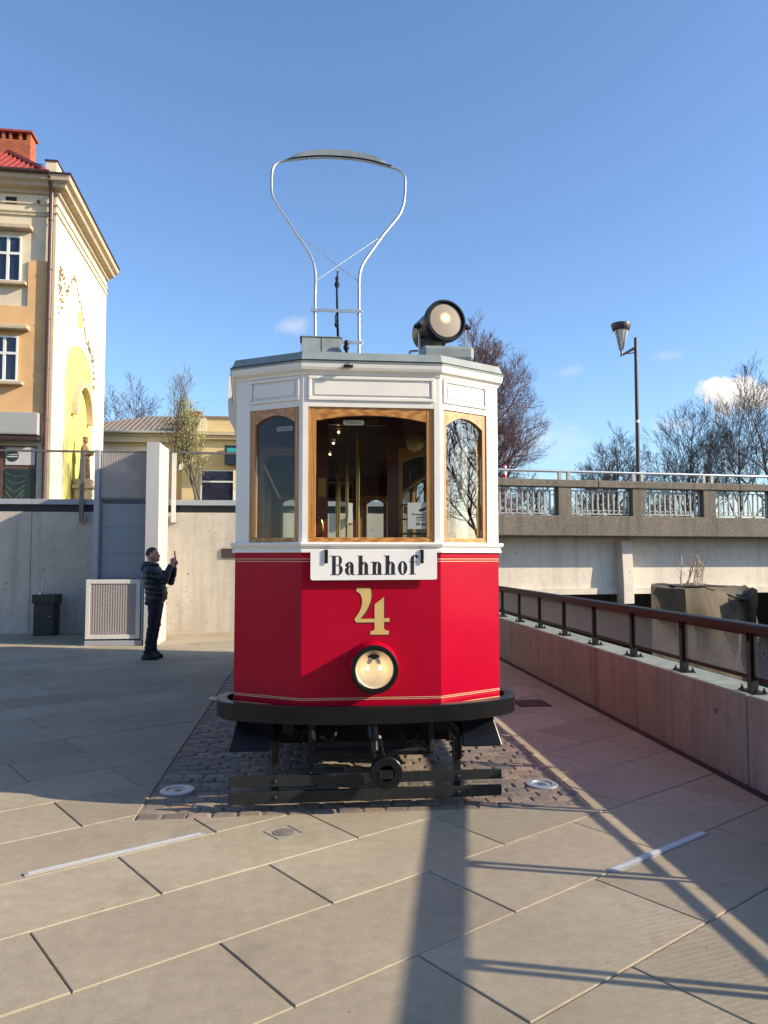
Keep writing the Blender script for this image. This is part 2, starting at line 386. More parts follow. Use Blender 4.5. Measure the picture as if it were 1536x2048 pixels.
mat('shop_brown', (0.12, 0.035, 0.03), 0.5, var=0.15)
mat('shop_red', (0.50, 0.015, 0.03), 0.5, var=0.06)
mat('shop_pink', (0.65, 0.05, 0.22), 0.6, var=0.08)
mat('shop_dark', (0.018, 0.035, 0.026), 0.35, var=0.4, scale=3)
mat('shop_cloth', (0.30, 0.27, 0.25), 0.8, var=0.2)
mat('shop_poster', (0.55, 0.52, 0.49), 0.6, var=0.08)
mat('dark_glass', (0.014, 0.022, 0.045), 0.08, var=0.4, scale=1.5, spec=0.8)
mat('sign_teal', (0.03, 0.32, 0.36), 0.5, var=0.05)
mat('sign_dark', (0.012, 0.018, 0.035), 0.4, var=0.1)
mat('tile_grey', (0.21, 0.175, 0.15), 0.8, var=0.2, scale=8)
def brick_material():
    m, nt, b = nodes_of('chimney_brick'); P = pos(nt, (1, 1, 1))
    t = nt.nodes.new('ShaderNodeTexBrick'); t.inputs['Scale'].default_value = 1.0; t.inputs['Brick Width'].default_value = 0.25; t.inputs['Row Height'].default_value = 0.085; t.inputs['Mortar Size'].default_value = 0.010
    t.inputs['Color1'].default_value = (0.46, 0.13, 0.05, 1); t.inputs['Color2'].default_value = (0.33, 0.085, 0.035, 1); t.inputs['Mortar'].default_value = (0.17, 0.06, 0.035, 1)
    s = nt.nodes.new('ShaderNodeSeparateXYZ'); nt.links.new(P, s.inputs[0]); k = nt.nodes.new('ShaderNodeCombineXYZ')
    nt.links.new(mth(nt, 'ADD', s.outputs[0], s.outputs[1]), k.inputs[0]); nt.links.new(s.outputs[2], k.inputs[1]); nt.links.new(k.outputs[0], t.inputs['Vector'])
    nt.links.new(t.outputs[0], b.inputs['Base Color']); b.inputs['Roughness'].default_value = 0.85; M['chimney_brick'] = m
brick_material()
mat('roof_red', (0.30, 0.050, 0.038), 0.6, var=0.18, scale=6)
mat('asphalt', (0.06, 0.06, 0.06), 0.9, var=0.2, scale=10)
mat('earth', (0.11, 0.105, 0.06), 0.95, var=0.35, scale=0.3)
mat('bark', (0.085, 0.065, 0.055), 0.9, var=0.3, scale=20)
mat('bark_red', (0.125, 0.070, 0.060), 0.9, var=0.3, scale=20)
mat('twig_red', (0.20, 0.115, 0.105), 0.9, var=0.3, scale=3)
mat('twig_grey', (0.115, 0.095, 0.080), 0.9, var=0.3, scale=3)
mat('twig_dark', (0.095, 0.078, 0.066), 0.9, var=0.3, scale=3)
mat('bud_green', (0.27, 0.26, 0.07), 0.7, var=0.3, scale=6)
mat('lamp_brown', (0.055, 0.037, 0.032), 0.45, var=0.15)
mat('lamp_diffuser', (0.62, 0.60, 0.55), 0.4, var=0.05)
mat('strip_cover', (0.50, 0.50, 0.50), 0.5, var=0.08, scale=20)
mat('pole_red', (0.55, 0.03, 0.035), 0.5, var=0.05)
mat('pole_white', (0.75, 0.73, 0.70), 0.5, var=0.05)
mat('bridge_rail', (0.36, 0.34, 0.31), 0.5, metal=0.2, var=0.15, scale=12)
mat('grate_rust', (0.075, 0.032, 0.025), 0.7, var=0.4, scale=40)
mat('channel_dark', (0.022, 0.015, 0.014), 0.8, var=0.4, scale=30)
mat('skin', (0.50, 0.27, 0.19), 0.55, var=0.08, scale=20)
mat('hair', (0.045, 0.020, 0.014), 0.7, var=0.3, scale=80)
mat('jacket', (0.005, 0.015, 0.0155), 0.42, var=0.3, scale=30, bmp=0.4, bscale=25)
mat('jeans', (0.012, 0.014, 0.026), 0.85, var=0.4, scale=30, bmp=0.4, bscale=40)
mat('shoe', (0.008, 0.008, 0.009), 0.5, var=0.3)
mat('phone', (0.02, 0.02, 0.022), 0.25, var=0.1)
def water_material():
    m, nt, b = nodes_of('river_water'); P = pos(nt, (1, 2.2, 1))
    b.inputs['Base Color'].default_value = (0.012, 0.028, 0.040, 1); b.inputs['Roughness'].default_value = 0.08; b.inputs['Specular IOR Level'].default_value = 0.5
    bump(nt, b, noise(nt, 3.5, 6, 0.6, P), 0.5, 0.08); M['river_water'] = m
water_material()

# ------------------------------------------------------------------ the setting
def struct(mb, name, m, **k):
    o = mb.build(name, m, **k); o['kind'] = 'structure'; return o
struct(MB().add([(-3000,-3000,-4.2),(3000,-3000,-4.2),(3000,3000,-4.2),(-3000,3000,-4.2)], [(0,1,2,3)]), 'ground', 'earth')
struct(MB().add([(3.4,-120,-2.3),(90,-120,-2.3),(90,60,-2.3),(3.4,60,-2.3)], [(0,1,2,3)]), 'river', 'river_water')
struct(MB().box(-80,3.5,-60,17.4,-4.1,-0.045), 'plaza_bed', 'slab_joint')
struct(MB().box(-120,2.9,17.4,90,-4.1,2.76), 'upper_street', 'asphalt')
bank = MB(); bank.box(2.9,260,58,400,-4.1,1.9); bank.add([(2.9,58,1.9),(260,58,1.9),(260,50,-2.6),(2.9,50,-2.6)], [(0,1,2,3)]); bank.box(-300,2.9,90,400,-4.1,2.6)
struct(bank, 'far_bank', 'earth')
struct(MB().box(24.5,260,-120,49,-4.1,0.2), 'right_bank', 'earth')

# paving: real slabs, 1.172 x 0.592 m, half bond, laid at 33 degrees
def clip(poly, a, b, c):            # keep a*x + b*y <= c
    out = []
    for i in range(len(poly)):
        p, q = poly[i], poly[(i + 1) % len(poly)]
        dp, dq = a*p[0]+b*p[1]-c, a*q[0]+b*q[1]-c
        if dp <= 0: out.append(p)
        if (dp < 0 < dq) or (dq < 0 < dp):
            t = dp / (dp - dq); out.append((p[0]+(q[0]-p[0])*t, p[1]+(q[1]-p[1])*t))
    return out
def area(p): return abs(sum(p[i][0]*p[(i+1)%len(p)][1]-p[(i+1)%len(p)][0]*p[i][1] for i in range(len(p))))/2
def inset(poly, d):
    n = len(poly); out = []
    for i in range(n):
        p0, p1, p2 = Vector(poly[i-1]), Vector(poly[i]), Vector(poly[(i+1)%n])
        e1, e2 = (p1-p0), (p2-p1)
        if e1.length < 1e-6 or e2.length < 1e-6: out.append(poly[i]); continue
        e1.normalize(); e2.normalize(); n1, n2 = Vector((-e1.y,e1.x)), Vector((-e2.y,e2.x)); m = n1+n2
        if m.length < 1e-6: out.append(poly[i]); continue
        m.normalize(); k = d/max(0.35, m.dot(n1)); out.append((p1.x+m.x*k, p1.y+m.y*k))
    return out
CX0, CX1, CY0 = -1.045, 1.83, 4.94      # cobbled strip under the tram
pave = MB().box(-80,-9.0,-60,17.38,-0.04,-0.006); pave.box(-9.0,3.03,-60,-0.2,-0.04,-0.006)
pave = pave.build('plaza_paving', 'paving'); pave['kind'] = 'structure'
random.seed(4)
e = Vector((math.cos(R(33.1)), math.sin(R(33.1)))); nn = Vector((-e.y, e.x)); LW, LL = 0.592, 1.172
rows = {}
for j in range(-22, 40):
    n0 = 3.604 + j*LW                     # top edge of the row
    off = 0.944 if j % 2 == 0 else 0.365
    for i in range(-24, 24):
        u0 = off + i*LL; J = 0.0035
        q = [e*u+nn*n for u, n in ((u0+J,n0-LW+J),(u0+LL-J,n0-LW+J),(u0+LL-J,n0-J),(u0+J,n0-J))]
        q = [(p.x, p.y) for p in q]
        q = clip(q, -1,0,9.0); q = clip(q, 1,0,3.02) if q else q; q = clip(q, 0,-1,0.2) if q else q; q = clip(q, 0,1,17.38) if q else q
        if len(q) < 3 or area(q) < 0.004: continue
        pieces = []
        rest = q
        for a, b, c in ((0,1,CY0-0.004),(1,0,CX0-0.004),(-1,0,-CX1-0.004),(0,-1,-13.4)):
            inside = clip(rest, a, b, c)
            if len(inside) >= 3 and area(inside) > 0.002: pieces.append(inside)
            rest = clip(rest, -a, -b, -c)
            if len(rest) < 3: break
        if not pieces: continue
        mb = MB(); z = random.uniform(-0.0012, 0.0012)
        for p in pieces:
            k = len(p); ins = inset(p, 0.004)
            mb.add([(x,y,-0.042) for x,y in p]+[(x,y,z-0.0035) for x,y in p]+[(x,y,z) for x,y in ins],
                   [(a,(a+1)%k,k+(a+1)%k,k+a) for a in range(k)]+[(k+a,k+(a+1)%k,2*k+(a+1)%k,2*k+a) for a in range(k)]+[tuple(range(2*k,3*k))])
        o = mb.build('paving_slab', 'paving', pave)
# setts
struct(MB().box(CX0,CX1,CY0,13.4,-0.05,-0.005), 'sett_bed', 'sand_joint')
cob = bpy.data.objects['sett_bed']
def sett_mesh(k):
    rnd = random.Random(k); w, d = 0.0725, 0.0505
    mb = MB(); ring = []
    for lev, (ins, z) in enumerate(((0.0,-0.045),(0.001,-0.008),(0.008,0.0),(0.022,0.002))):
        for sx, sy in ((-1,-1),(0,-1),(1,-1),(1,0),(1,1),(0,1),(-1,1),(-1,0)):
            cx = sx*(w-ins)*(1-0.03*abs(sy)); cy = sy*(d-ins)*(1-0.03*abs(sx))
            ring.append((cx+rnd.uniform(-.003,.003), cy+rnd.uniform(-.003,.003), z+rnd.uniform(-.0012,.0015) if lev > 1 else z))
    fs = [(l*8+k2, l*8+(k2+1)%8, (l+1)*8+(k2+1)%8, (l+1)*8+k2) for l in range(3) for k2 in range(8)]+[tuple(range(24,32))]
    mb.add(ring, fs); return mb
setts = [sett_mesh(k) for k in range(9)]; sett_me = [s.mesh('sett') for s in setts]
spots = []; random.seed(11)
yy = CY0+0.055; r = 0
while yy < 13.3:
    x = CX0+0.078-(0.075 if r % 2 else 0)
    while x < CX1-0.02:
        if x > CX0+0.02: spots.append((x+random.uniform(-.006,.006), yy+random.uniform(-.005,.005)+0.012*math.sin(x*1.7+r*0.3), random.uniform(-.006,.004), random.uniform(-.06,.06), random.randrange(9)))
        x += 0.152+random.uniform(-.006,.01)
    yy += 0.108; r += 1
def sett_rank(s):
    hid = 3.0 if (-0.5 < s[0] < 1.3 and s[1] > 5.9) else 0.0
    return math.hypot(s[0], s[1])+hid
spots.sort(key=sett_rank)
far = MB()
for i, (x, y, z, a, k) in enumerate(spots):
    if i < 300:
        place('sett', sett_me[k], 'sett', cob, (x, y, z), a)
    else:
        ca, sa = math.cos(a), math.sin(a)
        far.add([(x+v[0]*ca-v[1]*sa, y+v[0]*sa+v[1]*ca, z+v[2]) for v in setts[k].v], setts[k].f)
far.build('setts_beyond', 'sett', cob, kind='stuff', fix=False)

# drain channel along the parapet
struct(MB().box(3.03,3.149,-8,17.38,-0.044,-0.028), 'drain_channel', 'channel_dark')

# ------------------------------------------------------------------ parapet wall and fence by the river
pw = thing('parapet_wall', 'low pinkish concrete parapet wall along the river edge', 'wall', (3.3,5,0))
ys = [-3.5,-0.56,2.39,5.33,8.265,11.27,14.2,17.1]
for a, b in zip(ys, ys[1:]):
    o = MB().box(3.15,3.49,a+0.008,b-0.008,-0.043,0.615).build('wall_block', 'parapet_concrete', pw, bevel=0.014)
    for q in (0.42, 2.45):
        MB().lathe([(0.022,-0.02),(0.022,0.0015),(0.014,0.0015),(0.012,-0.012)], (3.15,a+q,0.42), (-1,0,0), 12).build('tie_hole', 'channel_dark', o)
FX = 3.27
def rail_z(y): return 1.085+max(0, 5.04-y)*0.096
fence = thing('mesh_fence', 'black mesh fence with brown handrail on top of the concrete parapet', 'fence', (FX,5,0.615))
rp = [(FX,y) for y in (-5.5,5.04,17.1)]
hr = MB(); ysr = [-5.5,-2,1.0,3.0,5.04,17.1]
prof = [(-0.065,-0.03),(0.065,-0.03),(0.065,0.022),(0.05,0.03),(-0.05,0.03),(-0.065,0.022)]
vsr = [(FX+px,y,rail_z(y)+pz) for y in ysr for px,pz in prof]
hr.add(vsr, [(i*6+k,i*6+(k+1)%6,(i+1)*6+(k+1)%6,(i+1)*6+k) for i in range(len(ysr)-1) for k in range(6)]+[tuple(range(6)),tuple(30+k for k in range(5,-1,-1))])
hr.build('handrail', 'rail_brown', fence)
posts = [5.44+1.042*k for k in range(-9, 12)]
pm = {}
bolt = MB().lathe([(0.013,0),(0.013,0.012),(0.007,0.014),(0.007,0.03)], (0,0,0), n=6).mesh('bolt')
plate = MB().box(-0.05,0.05,-0.11,0.11,0.0,0.010).mesh('foot_plate')
for y in posts:
    h = rail_z(y)-0.03
    o = MB().box(FX-0.028,FX+0.028,y-0.026,y-0.017,0.625,h).box(FX-0.028,FX+0.028,y+0.017,y+0.026,0.625,h).box(FX-0.012,FX+0.012,y-0.017,y+0.017,h-0.06,h).build('post', 'fence_black', fence)
    pl = place('foot_plate', plate, 'fence_black', fence, (FX, y, 0.6152))
    for dx, dy in ((-.032,-.09),(.032,-.09),(-.032,.09),(.032,.09)):
        place('bolt', bolt, 'fence_black', pl, (FX+dx, y+dy, 0.6255), 0).matrix_parent_inverse = Matrix.Translation((-FX,-y,-0.6152))
def mesh_panel(w, h0, h1):
    # expanded metal: slanted strands laid row over row
    mb = MB(); cw, ch, t = 0.034, 0.0145, 0.0026; n = int(w/cw); rows_n = int(max(h0,h1)/ch)
    for r_ in range(rows_n+1):
        z = r_*ch
        for k in range(2*n):
            y0, y1 = k*cw/2, (k+1)*cw/2; hh = h0+(h1-h0)*y0/w
            if z > hh-0.01: continue
            up = (k+r_) % 2
            za, zb = (z, z+ch) if up else (z+ch, z)
            mb.add([(-0.003,y0,za-t),(-0.003,y1,zb-t),(0.003,y1,zb+t),(0.003,y0,za+t)], [(0,1,2,3)])
    return mb
def frame_bars(y0, y1, z0, h0, h1):
    mb = MB(); t = 0.011
    mb.box(FX-0.012,FX+0.012,y0,y1,z0,z0+0.03)
    mb.add([(FX+a,y,z) for y,h in ((y0,h0),(y1,h1)) for a,z in ((-.011,z0+h),(.011,z0+h),(.011,z0+h+0.025),(-.011,z0+h+0.025))], [(0,1,5,4),(1,2,6,5),(2,3,7,6),(3,0,4,7),(0,3,2,1),(4,5,6,7)])
    mb.box(FX-0.010,FX+0.010,y0,y0+0.016,z0+0.03,z0+h0).box(FX-0.010,FX+0.010,y1-0.016,y1,z0+0.03,z0+h1)
    return mb
std = None
for a, b in zip(posts, posts[1:]):
    y0, y1 = a+0.030, b-0.030; z0 = 0.705; h0, h1 = rail_z(y0)-0.06-z0, rail_z(y1)-0.06-z0
    fr = frame_bars(y0, y1, z0, h0, h1).build('panel_frame', 'fence_black', fence)
    if a > 5.0:
        if std is None: std = mesh_panel(y1-y0, h0, h1).mesh('mesh_panel', fix=False)
        me = std
    else: me = mesh_panel(y1-y0, h0, h1).mesh('mesh_panel', fix=False)
    p = place('mesh_panel', me, 'mesh_metal', fence, (FX, y0, z0+0.02))

# ------------------------------------------------------------------ retaining wall, glass balustrade, lift, fountain
rw = thing('retaining_wall', 'tall concrete retaining wall below the upper street', 'wall', (-4,17.2,0))
xs = [-16.0,-12.6,-9.2,-5.85,-4.35,-1.3,2.2]
for a, b in zip(xs, xs[1:]): MB().box(a+0.004,b-0.004,17.05,17.39,-0.04,2.58).build('wall_panel', 'wall_concrete', rw, bevel=0.008)
MB().box(-16,2.2,17.09,17.39,2.581,2.735).build('shadow_gap', 'cap_dark', rw)
for a, b in zip(xs, xs[1:]): MB().box(a+0.003,b-0.003,16.99,17.45,2.736,2.85).build('coping', 'cap_grey', rw, bevel=0.006)
bal = thing('glass_balustrade', 'glass balustrade with flat metal posts on the retaining wall', 'balustrade', (-4,17,2.4))
MB().box(-16,-3.86,16.965,17.035,3.86,3.90).box(-2.98,2.2,16.965,17.035,3.86,3.90).build('handrail', 'rail_bronze', bal, bevel=0.005)
bx = [-14.35,-12.44,-10.53,-8.62,-6.71,-4.80,-2.88,-0.97,0.94]
for x in bx:
    o = MB().box(x-0.045,x+0.045,16.925,16.955,2.36,3.86).build('post', 'gate_white' if x > -3 else 'rail_bronze', bal)
    MB().box(x-0.08,x+0.08,16.956,17.05,2.36,2.50).build('bracket', 'steel_light', o)
for a, b in zip(bx, bx[1:]):
    if a < -4.7 < b or a == -4.80: continue
    MB().box(a+0.05,b-0.05,16.99,17.005,2.86,3.855).build('pane', 'clear_glass', bal)
lift = thing('platform_lift', 'grey platform lift with pale tower and glazed top beside the wall', 'lift', (-3.4,15.5,0))
MB().box(-2.97,-2.73,14.5,15.45,-0.002,3.735).build('tower', 'panel_pale', lift, bevel=0.006)
MB().box(-3.13,-3.06,15.46,17.04,-0.002,3.72).build('rear_shade_panel', 'panel_pale', lift, bevel=0.006)  # unseen panel added behind the tower to shade the concrete wall
for z0, z1 in ((0.0,0.62),(0.624,1.22),(1.224,1.68),(1.684,2.16),(2.164,2.62)): MB().box(-3.86,-2.975,14.98,15.02,z0,z1).build('panel', 'panel_grey', lift, bevel=0.003)
MB().box(-3.99,-3.90,14.86,15.02,0.0,3.63).build('post', 'cap_grey', lift, bevel=0.004)
MB().box(-3.90,-3.862,15.021,17.0,0.0,3.62).build('side_shade_panel', 'panel_grey', lift)  # hidden side, made tall so it shades the wall on its left
gs = MB().box(-3.895,-2.975,14.93,14.97,3.60,3.625).box(-3.895,-2.975,14.93,14.97,2.70,2.735).build('screen_frame', 'rail_bronze', lift)
MB().box(-3.885,-2.98,14.945,14.953,2.736,3.599).build('pane', 'rib_glass', gs)
for k in range(20):
    x = -3.88+k*0.0447
    MB().box(x,x+0.020,14.936,14.9448,2.736,3.599).build('rib', 'rib_glass', gs)
gate = thing('lift_gate', 'white framed gate with ribbed glass in front of the grey lift', 'gate', (-3.55,14.6,0))
g = MB()
GX0, GX1, GZ0, GZ1 = -4.02, -3.05, 0.12, 1.20
g.box(GX0,GX0+0.075,14.58,14.63,GZ0,GZ1).box(GX1-0.075,GX1,14.58,14.63,GZ0,GZ1).box(GX0+0.075,GX1-0.075,14.58,14.63,GZ0,GZ0+0.075).box(GX0+0.075,GX1-0.075,14.58,14.63,GZ1-0.075,GZ1)
gf = g.build('gate_frame', 'gate_white', gate, bevel=0.004)
MB().box(GX0+0.076,GX1-0.076,14.60,14.608,GZ0+0.076,GZ1-0.076).build('pane', 'rib_glass', gf)
for k in range(18):
    x = GX0+0.085+k*0.0444
    MB().box(x,x+0.020,14.591,14.5995,GZ0+0.076,GZ1-0.076).build('rib', 'rib_glass', gf)
MB().box(GX0,GX1+0.05,14.55,14.9,0.0,0.09).build('threshold', 'cap_grey', gate, bevel=0.005)
MB().box(-3.035,-2.995,14.60,14.66,0.091,1.19).build('hinge_post', 'steel_light', gate)
MB().box(-2.993,-2.975,14.56,14.62,0.0,1.22).build('slam_strip', 'black_matte', gate)
df = thing('drinking_fountain', 'dark square drinking fountain with thin tap against the concrete wall', 'drinking fountain', (-5.38,16.7,0))
MB().box(-5.58,-5.18,16.50,16.90,0.0,0.66).build('pedestal', 'bin_black', df, bevel=0.006)
MB().box(-5.61,-5.15,16.47,16.93,0.663,0.84).build('basin', 'bin_black', df, bevel=0.006)
MB().tube(catmull([(-5.48,16.7,0.84),(-5.48,16.7,1.0),(-5.45,16.7,1.1),(-5.39,16.7,1.12),(-5.36,16.7,1.07)],5), 0.012, 8).build('tap', 'galvanised', df, smooth=True)
MB().lathe([(0.035,0),(0.03,0.05),(0.015,0.07)], (-5.50,16.66,0.84), n=12).build('push_button', 'galvanised', df, smooth=True)
MB().lathe([(0.012,0),(0.012,0.01)], (-5.27,16.499,0.40), (0,-1,0), 10).build('lock', 'galvanised', df)

# ------------------------------------------------------------------ bridge
def F(A, B):
    A = Vector(A); B = Vector(B); t = (B-A).normalized(); n = Vector((t.y,-t.x))
    return lambda s, d, z: (A.x+t.x*s+n.x*d, A.y+t.y*s+n.y*d, z)
bf = F((4.66,18.63),(12.31,19.58))
br = thing('road_bridge', 'grey concrete road bridge crossing the river behind the tram', 'bridge', bf(4,0,0.6))
MB().fbox(bf,-2.2,40,-9.5,0.0,2.15,2.665).build('deck_edge', 'aggregate', br, bevel=0.02)
MB().fbox(bf,-2.2,40,-1.5,-0.70,0.645,2.149).build('girder', 'girder_concrete', br)
MB().fbox(bf,-2.2,40,-0.699,-0.62,0.645,0.80).build('girder_flange', 'girder_concrete', br)
MB().fbox(bf,-2.2,40,-9.0,-8.2,0.645,2.149).build('girder', 'girder_concrete', br)
for s in (3.61,11.6,19.6,27.6):
    mb = MB()
    pr = [bf(s,-0.701,2.05),bf(s,-0.42,2.05),bf(s,-0.34,0.9),bf(s,-0.34,0.40),bf(s,-0.701,0.40)]
    v = Vector(bf(s+0.30,0,0))-Vector(bf(s,0,0)); mb.prism(pr, v).build('stiffener', 'girder_concrete', br, bevel=0.012)
MB().fbox(bf,-6.5,-2.21,-9.5,0.05,-3,2.66).build('abutment', 'wall_concrete', br)
MB().fbox(bf,22,24,-9.0,-0.4,-4,0.64).build('pier', 'girder_concrete', br)
ps = [-2.2+0.0]; ps = [-0.42+2.075*k for k in range(-1,15)]
for a in ps:
    MB().fbox(bf,a,a+0.37,-0.30,-0.03,2.666,3.39).build('parapet_post', 'aggregate', br, bevel=0.012)
for k in range(0, 15, 2):
    s = -2.4+k*2.075+1.0
    MB().fbox(bf,s+0.006,s+4.15-0.006,-0.33,0.0,3.391,3.575).build('coping', 'aggregate', br, bevel=0.015)
MB().tube([bf(s,-0.16,3.80) for s in (-2.2,10,30)], 0.034, 8).build('handrail', 'galvanised', br, smooth=True)
for a in ps:
    for q in (0.06,0.30): MB().fbox(bf,a+q,a+q+0.075,-0.20,-0.12,3.576,3.78).build('rail_bracket', 'bridge_rail', br)
rot = math.atan2(0.95,7.65)
bal_me = MB().box(-0.018,0.018,-0.022,0.022,2.74,3.30).mesh('baluster')
for a in ps[:-1]:
    s0, s1 = a+0.40, a+2.045
    fr = MB().fbox(bf,s0,s1,-0.20,-0.14,3.30,3.325).fbox(bf,s0,s1,-0.20,-0.14,2.705,2.738).fbox(bf,s0,s1,-0.20,-0.14,2.80,2.82).fbox(bf,s0,s0+0.022,-0.20,-0.14,2.738,3.30).fbox(bf,s1-0.022,s1,-0.20,-0.14,2.738,3.30).build('railing_frame', 'bridge_rail', br)
    for k in range(10):
        s = s0+(k+1)*(s1-s0)/11; x, y, _ = bf(s,-0.15,0)
        place('baluster', bal_me, 'bridge_rail', fr, (x,y,0), rot)

def stripes():
    m, nt, b = nodes_of('barber'); P = pos(nt); s = nt.nodes.new('ShaderNodeSeparateXYZ'); nt.links.new(P, s.inputs[0])
    f = mth(nt, 'FRACT', mth(nt, 'ADD', mth(nt, 'MULTIPLY', s.outputs[2], 5.5), mth(nt, 'MULTIPLY', s.outputs[0], 2.5)))
    nt.links.new(mixc(nt, mth(nt, 'GREATER_THAN', f, 0.5), (0.75,0.72,0.68), (0.5,0.03,0.04)), b.inputs['Base Color']); M['barber'] = m
stripes()
x, y, _ = bf(0.42,-0.55,0)
pp = thing('striped_pole', 'red and white striped pole behind the bridge railing', 'pole', (x,y,2.666))
MB().tube([(x,y,2.667),(x,y,3.94)], 0.058, 12).build('shaft', 'barber', pp, smooth=True)
MB().ball((x,y,3.94), 0.06, 10, (1,1,0.6)).build('cap', 'pole_red', pp, smooth=True)

def lamp(name, label, cx, cy, z0, h, arm, sc_):
    L = thing(name, label, 'street lamp', (cx,cy,z0))
    MB().tube([(cx,cy,z0),(cx,cy,z0+h)], [0.062*sc_,0.048*sc_], 12).build('pole', 'lamp_brown', L, smooth=True)
    lx = cx+arm
    mb = MB(); mb.tube([(cx,cy,z0+h-0.28*sc_),(lx,cy,z0+h-0.52*sc_)], [0.045*sc_,0.03*sc_], 8); mb.tube([(cx,cy,z0+h-0.42*sc_),(lx*0.6+cx*0.4,cy,z0+h-0.47*sc_)], 0.014*sc_, 6)
    mb.tube([(lx,cy,z0+h-0.54*sc_),(lx,cy,z0+h-0.36*sc_)], 0.034*sc_, 8).build('arm', 'lamp_brown', L, smooth=True)
    zb = z0+h-0.36*sc_
    MB().lathe([(0.05*sc_,0),(0.06*sc_,0.03*sc_),(0.20*sc_,0.60*sc_)], (lx,cy,zb), n=32).build('diffuser', 'lamp_diffuser', L, smooth=True)
    MB().lathe([(0.215*sc_,0.55*sc_),(0.24*sc_,0.58*sc_),(0.275*sc_,0.72*sc_),(0.265*sc_,0.745*sc_),(0.0,0.76*sc_)], (lx,cy,zb), n=24).build('hood', 'lamp_brown', L, smooth=True)
    for k in range(4):
        a = k*math.pi/2+0.5
        MB().tube([(lx+0.062*sc_*math.cos(a),cy+0.062*sc_*math.sin(a),zb),(lx+0.215*sc_*math.cos(a),cy+0.215*sc_*math.sin(a),zb+0.58*sc_)], 0.011*sc_, 5).build('strut', 'lamp_brown', L)
    return L
lx, ly, _ = bf(4.14,-0.42,0)
L1 = lamp('street_lamp', 'brown street lamp with cone lantern standing on the bridge', lx, ly, 2.667, 4.82, -0.40, 0.95)
MB().tube([(lx,ly,5.18),(lx,ly,5.26)], 0.062, 12).build('sticker', 'pole_white', L1)
lamp('street_lamp', 'distant thin street lamp among the bare trees at the right edge', 24.2, 38.0, 2.0, 8.3, 0.75, 1.0)

rv = thing('shade_wall', 'dark wall added as the shade and dark water beneath the bridge', 'wall', bf(10,-10.5,-4))  # added dark wall, standing in for shade and dark water under the deck
MB().fbox(bf,-6,60,-11.0,-10.2,-4.1,1.5).build('shade_face', 'ruin_concrete', rv)
# broken pier in the river
def ruin():
    random.seed(7); bm = bmesh.new(); bmesh.ops.create_cube(bm, size=1.0)
    bmesh.ops.subdivide_edges(bm, edges=bm.edges, cuts=15, use_grid_fill=True)
    from mathutils import noise as mn
    for v in bm.verts:
        x, y, z = v.co
        X = 6.45+(x+0.5)*2.1; Yv = 14.0+(y+0.5)*1.8; Z = -3.4+(z+0.5)*4.46
        nv = mn.fractal(Vector((X*1.3,Yv*1.3,Z*1.3)), 0.6, 2.0, 5)
        if z > 0.49: Z -= 0.06*(x+0.5)
        # broken front corner
        t = max(0.0, (x+0.02)*1.7)*max(0.0, 0.5-y); brk = t*max(0.0, (Z+0.6)/1.6)
        if x < 0.46: Yv += 0.7*brk*(1+0.9*nv); Z -= 0.3*brk if z > 0.49 else 0
        X += 0.47*(Yv-14.0); fine = mn.fractal(Vector((X*5,Yv*5,Z*5)), 0.7, 2.0, 4); X += 0.04*nv; Yv += 0.10*nv+0.05*fine*(1+2*brk); Z += 0.04*nv+0.025*fine
        v.co = (X, Yv, Z)
    me = bpy.data.meshes.new('ruin'); bm.to_mesh(me); bm.free(); me.polygons.foreach_set('use_smooth', [True]*len(me.polygons)); me.set_sharp_from_angle(angle=R(30)); return me
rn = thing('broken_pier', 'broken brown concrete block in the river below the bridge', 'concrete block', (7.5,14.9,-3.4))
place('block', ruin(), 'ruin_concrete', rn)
mb = MB(); mb.box(7.0,8.0,14.1,14.6,1.045,1.065).build('slab_fragment', 'channel_dark', rn)

# ------------------------------------------------------------------ the tram
TR = thing('tram', 'red and white vintage tram number four facing the camera on the setts', 'tram', (0.42,8.9,0))
PL = [(-0.485,5.27),(-0.035,5.0),(0.87,5.0),(1.325,5.27),(1.415,6.38),(1.415,11.42),(1.325,12.53),(0.87,12.8),(-0.035,12.8),(-0.485,12.53),(-0.575,11.42),(-0.575,6.38)]
ZB, ZR, ZW0, ZW1, ZT = 0.645, 1.635, 1.700, 2.587, 2.80
def tram_window(fn, s0, s1, stile, crown, spring, z0=ZW0, z1=ZW1, d0=-0.045, d1=-0.010):
    bx_ = MB().fbox(fn,s0,s1,d0,d1,z0,z0+0.032).build('bottom_rail', 'oak_across', TR, bevel=0.003)
    MB().fbox(fn,s0,s0+stile,d0,d1,z0+0.0325,z1).build('stile', 'oak', bx_, bevel=0.003)
    MB().fbox(fn,s1-stile,s1,d0,d1,z0+0.0325,z1).build('stile', 'oak', bx_, bevel=0.003)
    a, b = s0+stile+0.0005, s1-stile-0.0005; n = 12
    low = [(a+(b-a)*k/n, spring+(crown-spring)*(1-(2*k/n-1)**2)) for k in range(n+1)]
    mb = MB()
    for k in range(n):
        (p,zp),(q,zq) = low[k],low[k+1]
        mb.add([fn(p,d1,zp),fn(q,d1,zq),fn(q,d1,z1),fn(p,d1,z1),fn(p,d0,zp),fn(q,d0,zq),fn(q,d0,z1),fn(p,d0,z1)],
               [(0,1,2,3),(7,6,5,4),(0,4,5,1),(3,2,6,7)])
    mb.build('arched_head', 'oak_across', bx_)
    MB().fbox(fn,a,b,-0.030,-0.026,z0+0.033,crown).build('pane', 'tram_glass', bx_)
    bx_.name = 'window'
    return bx_
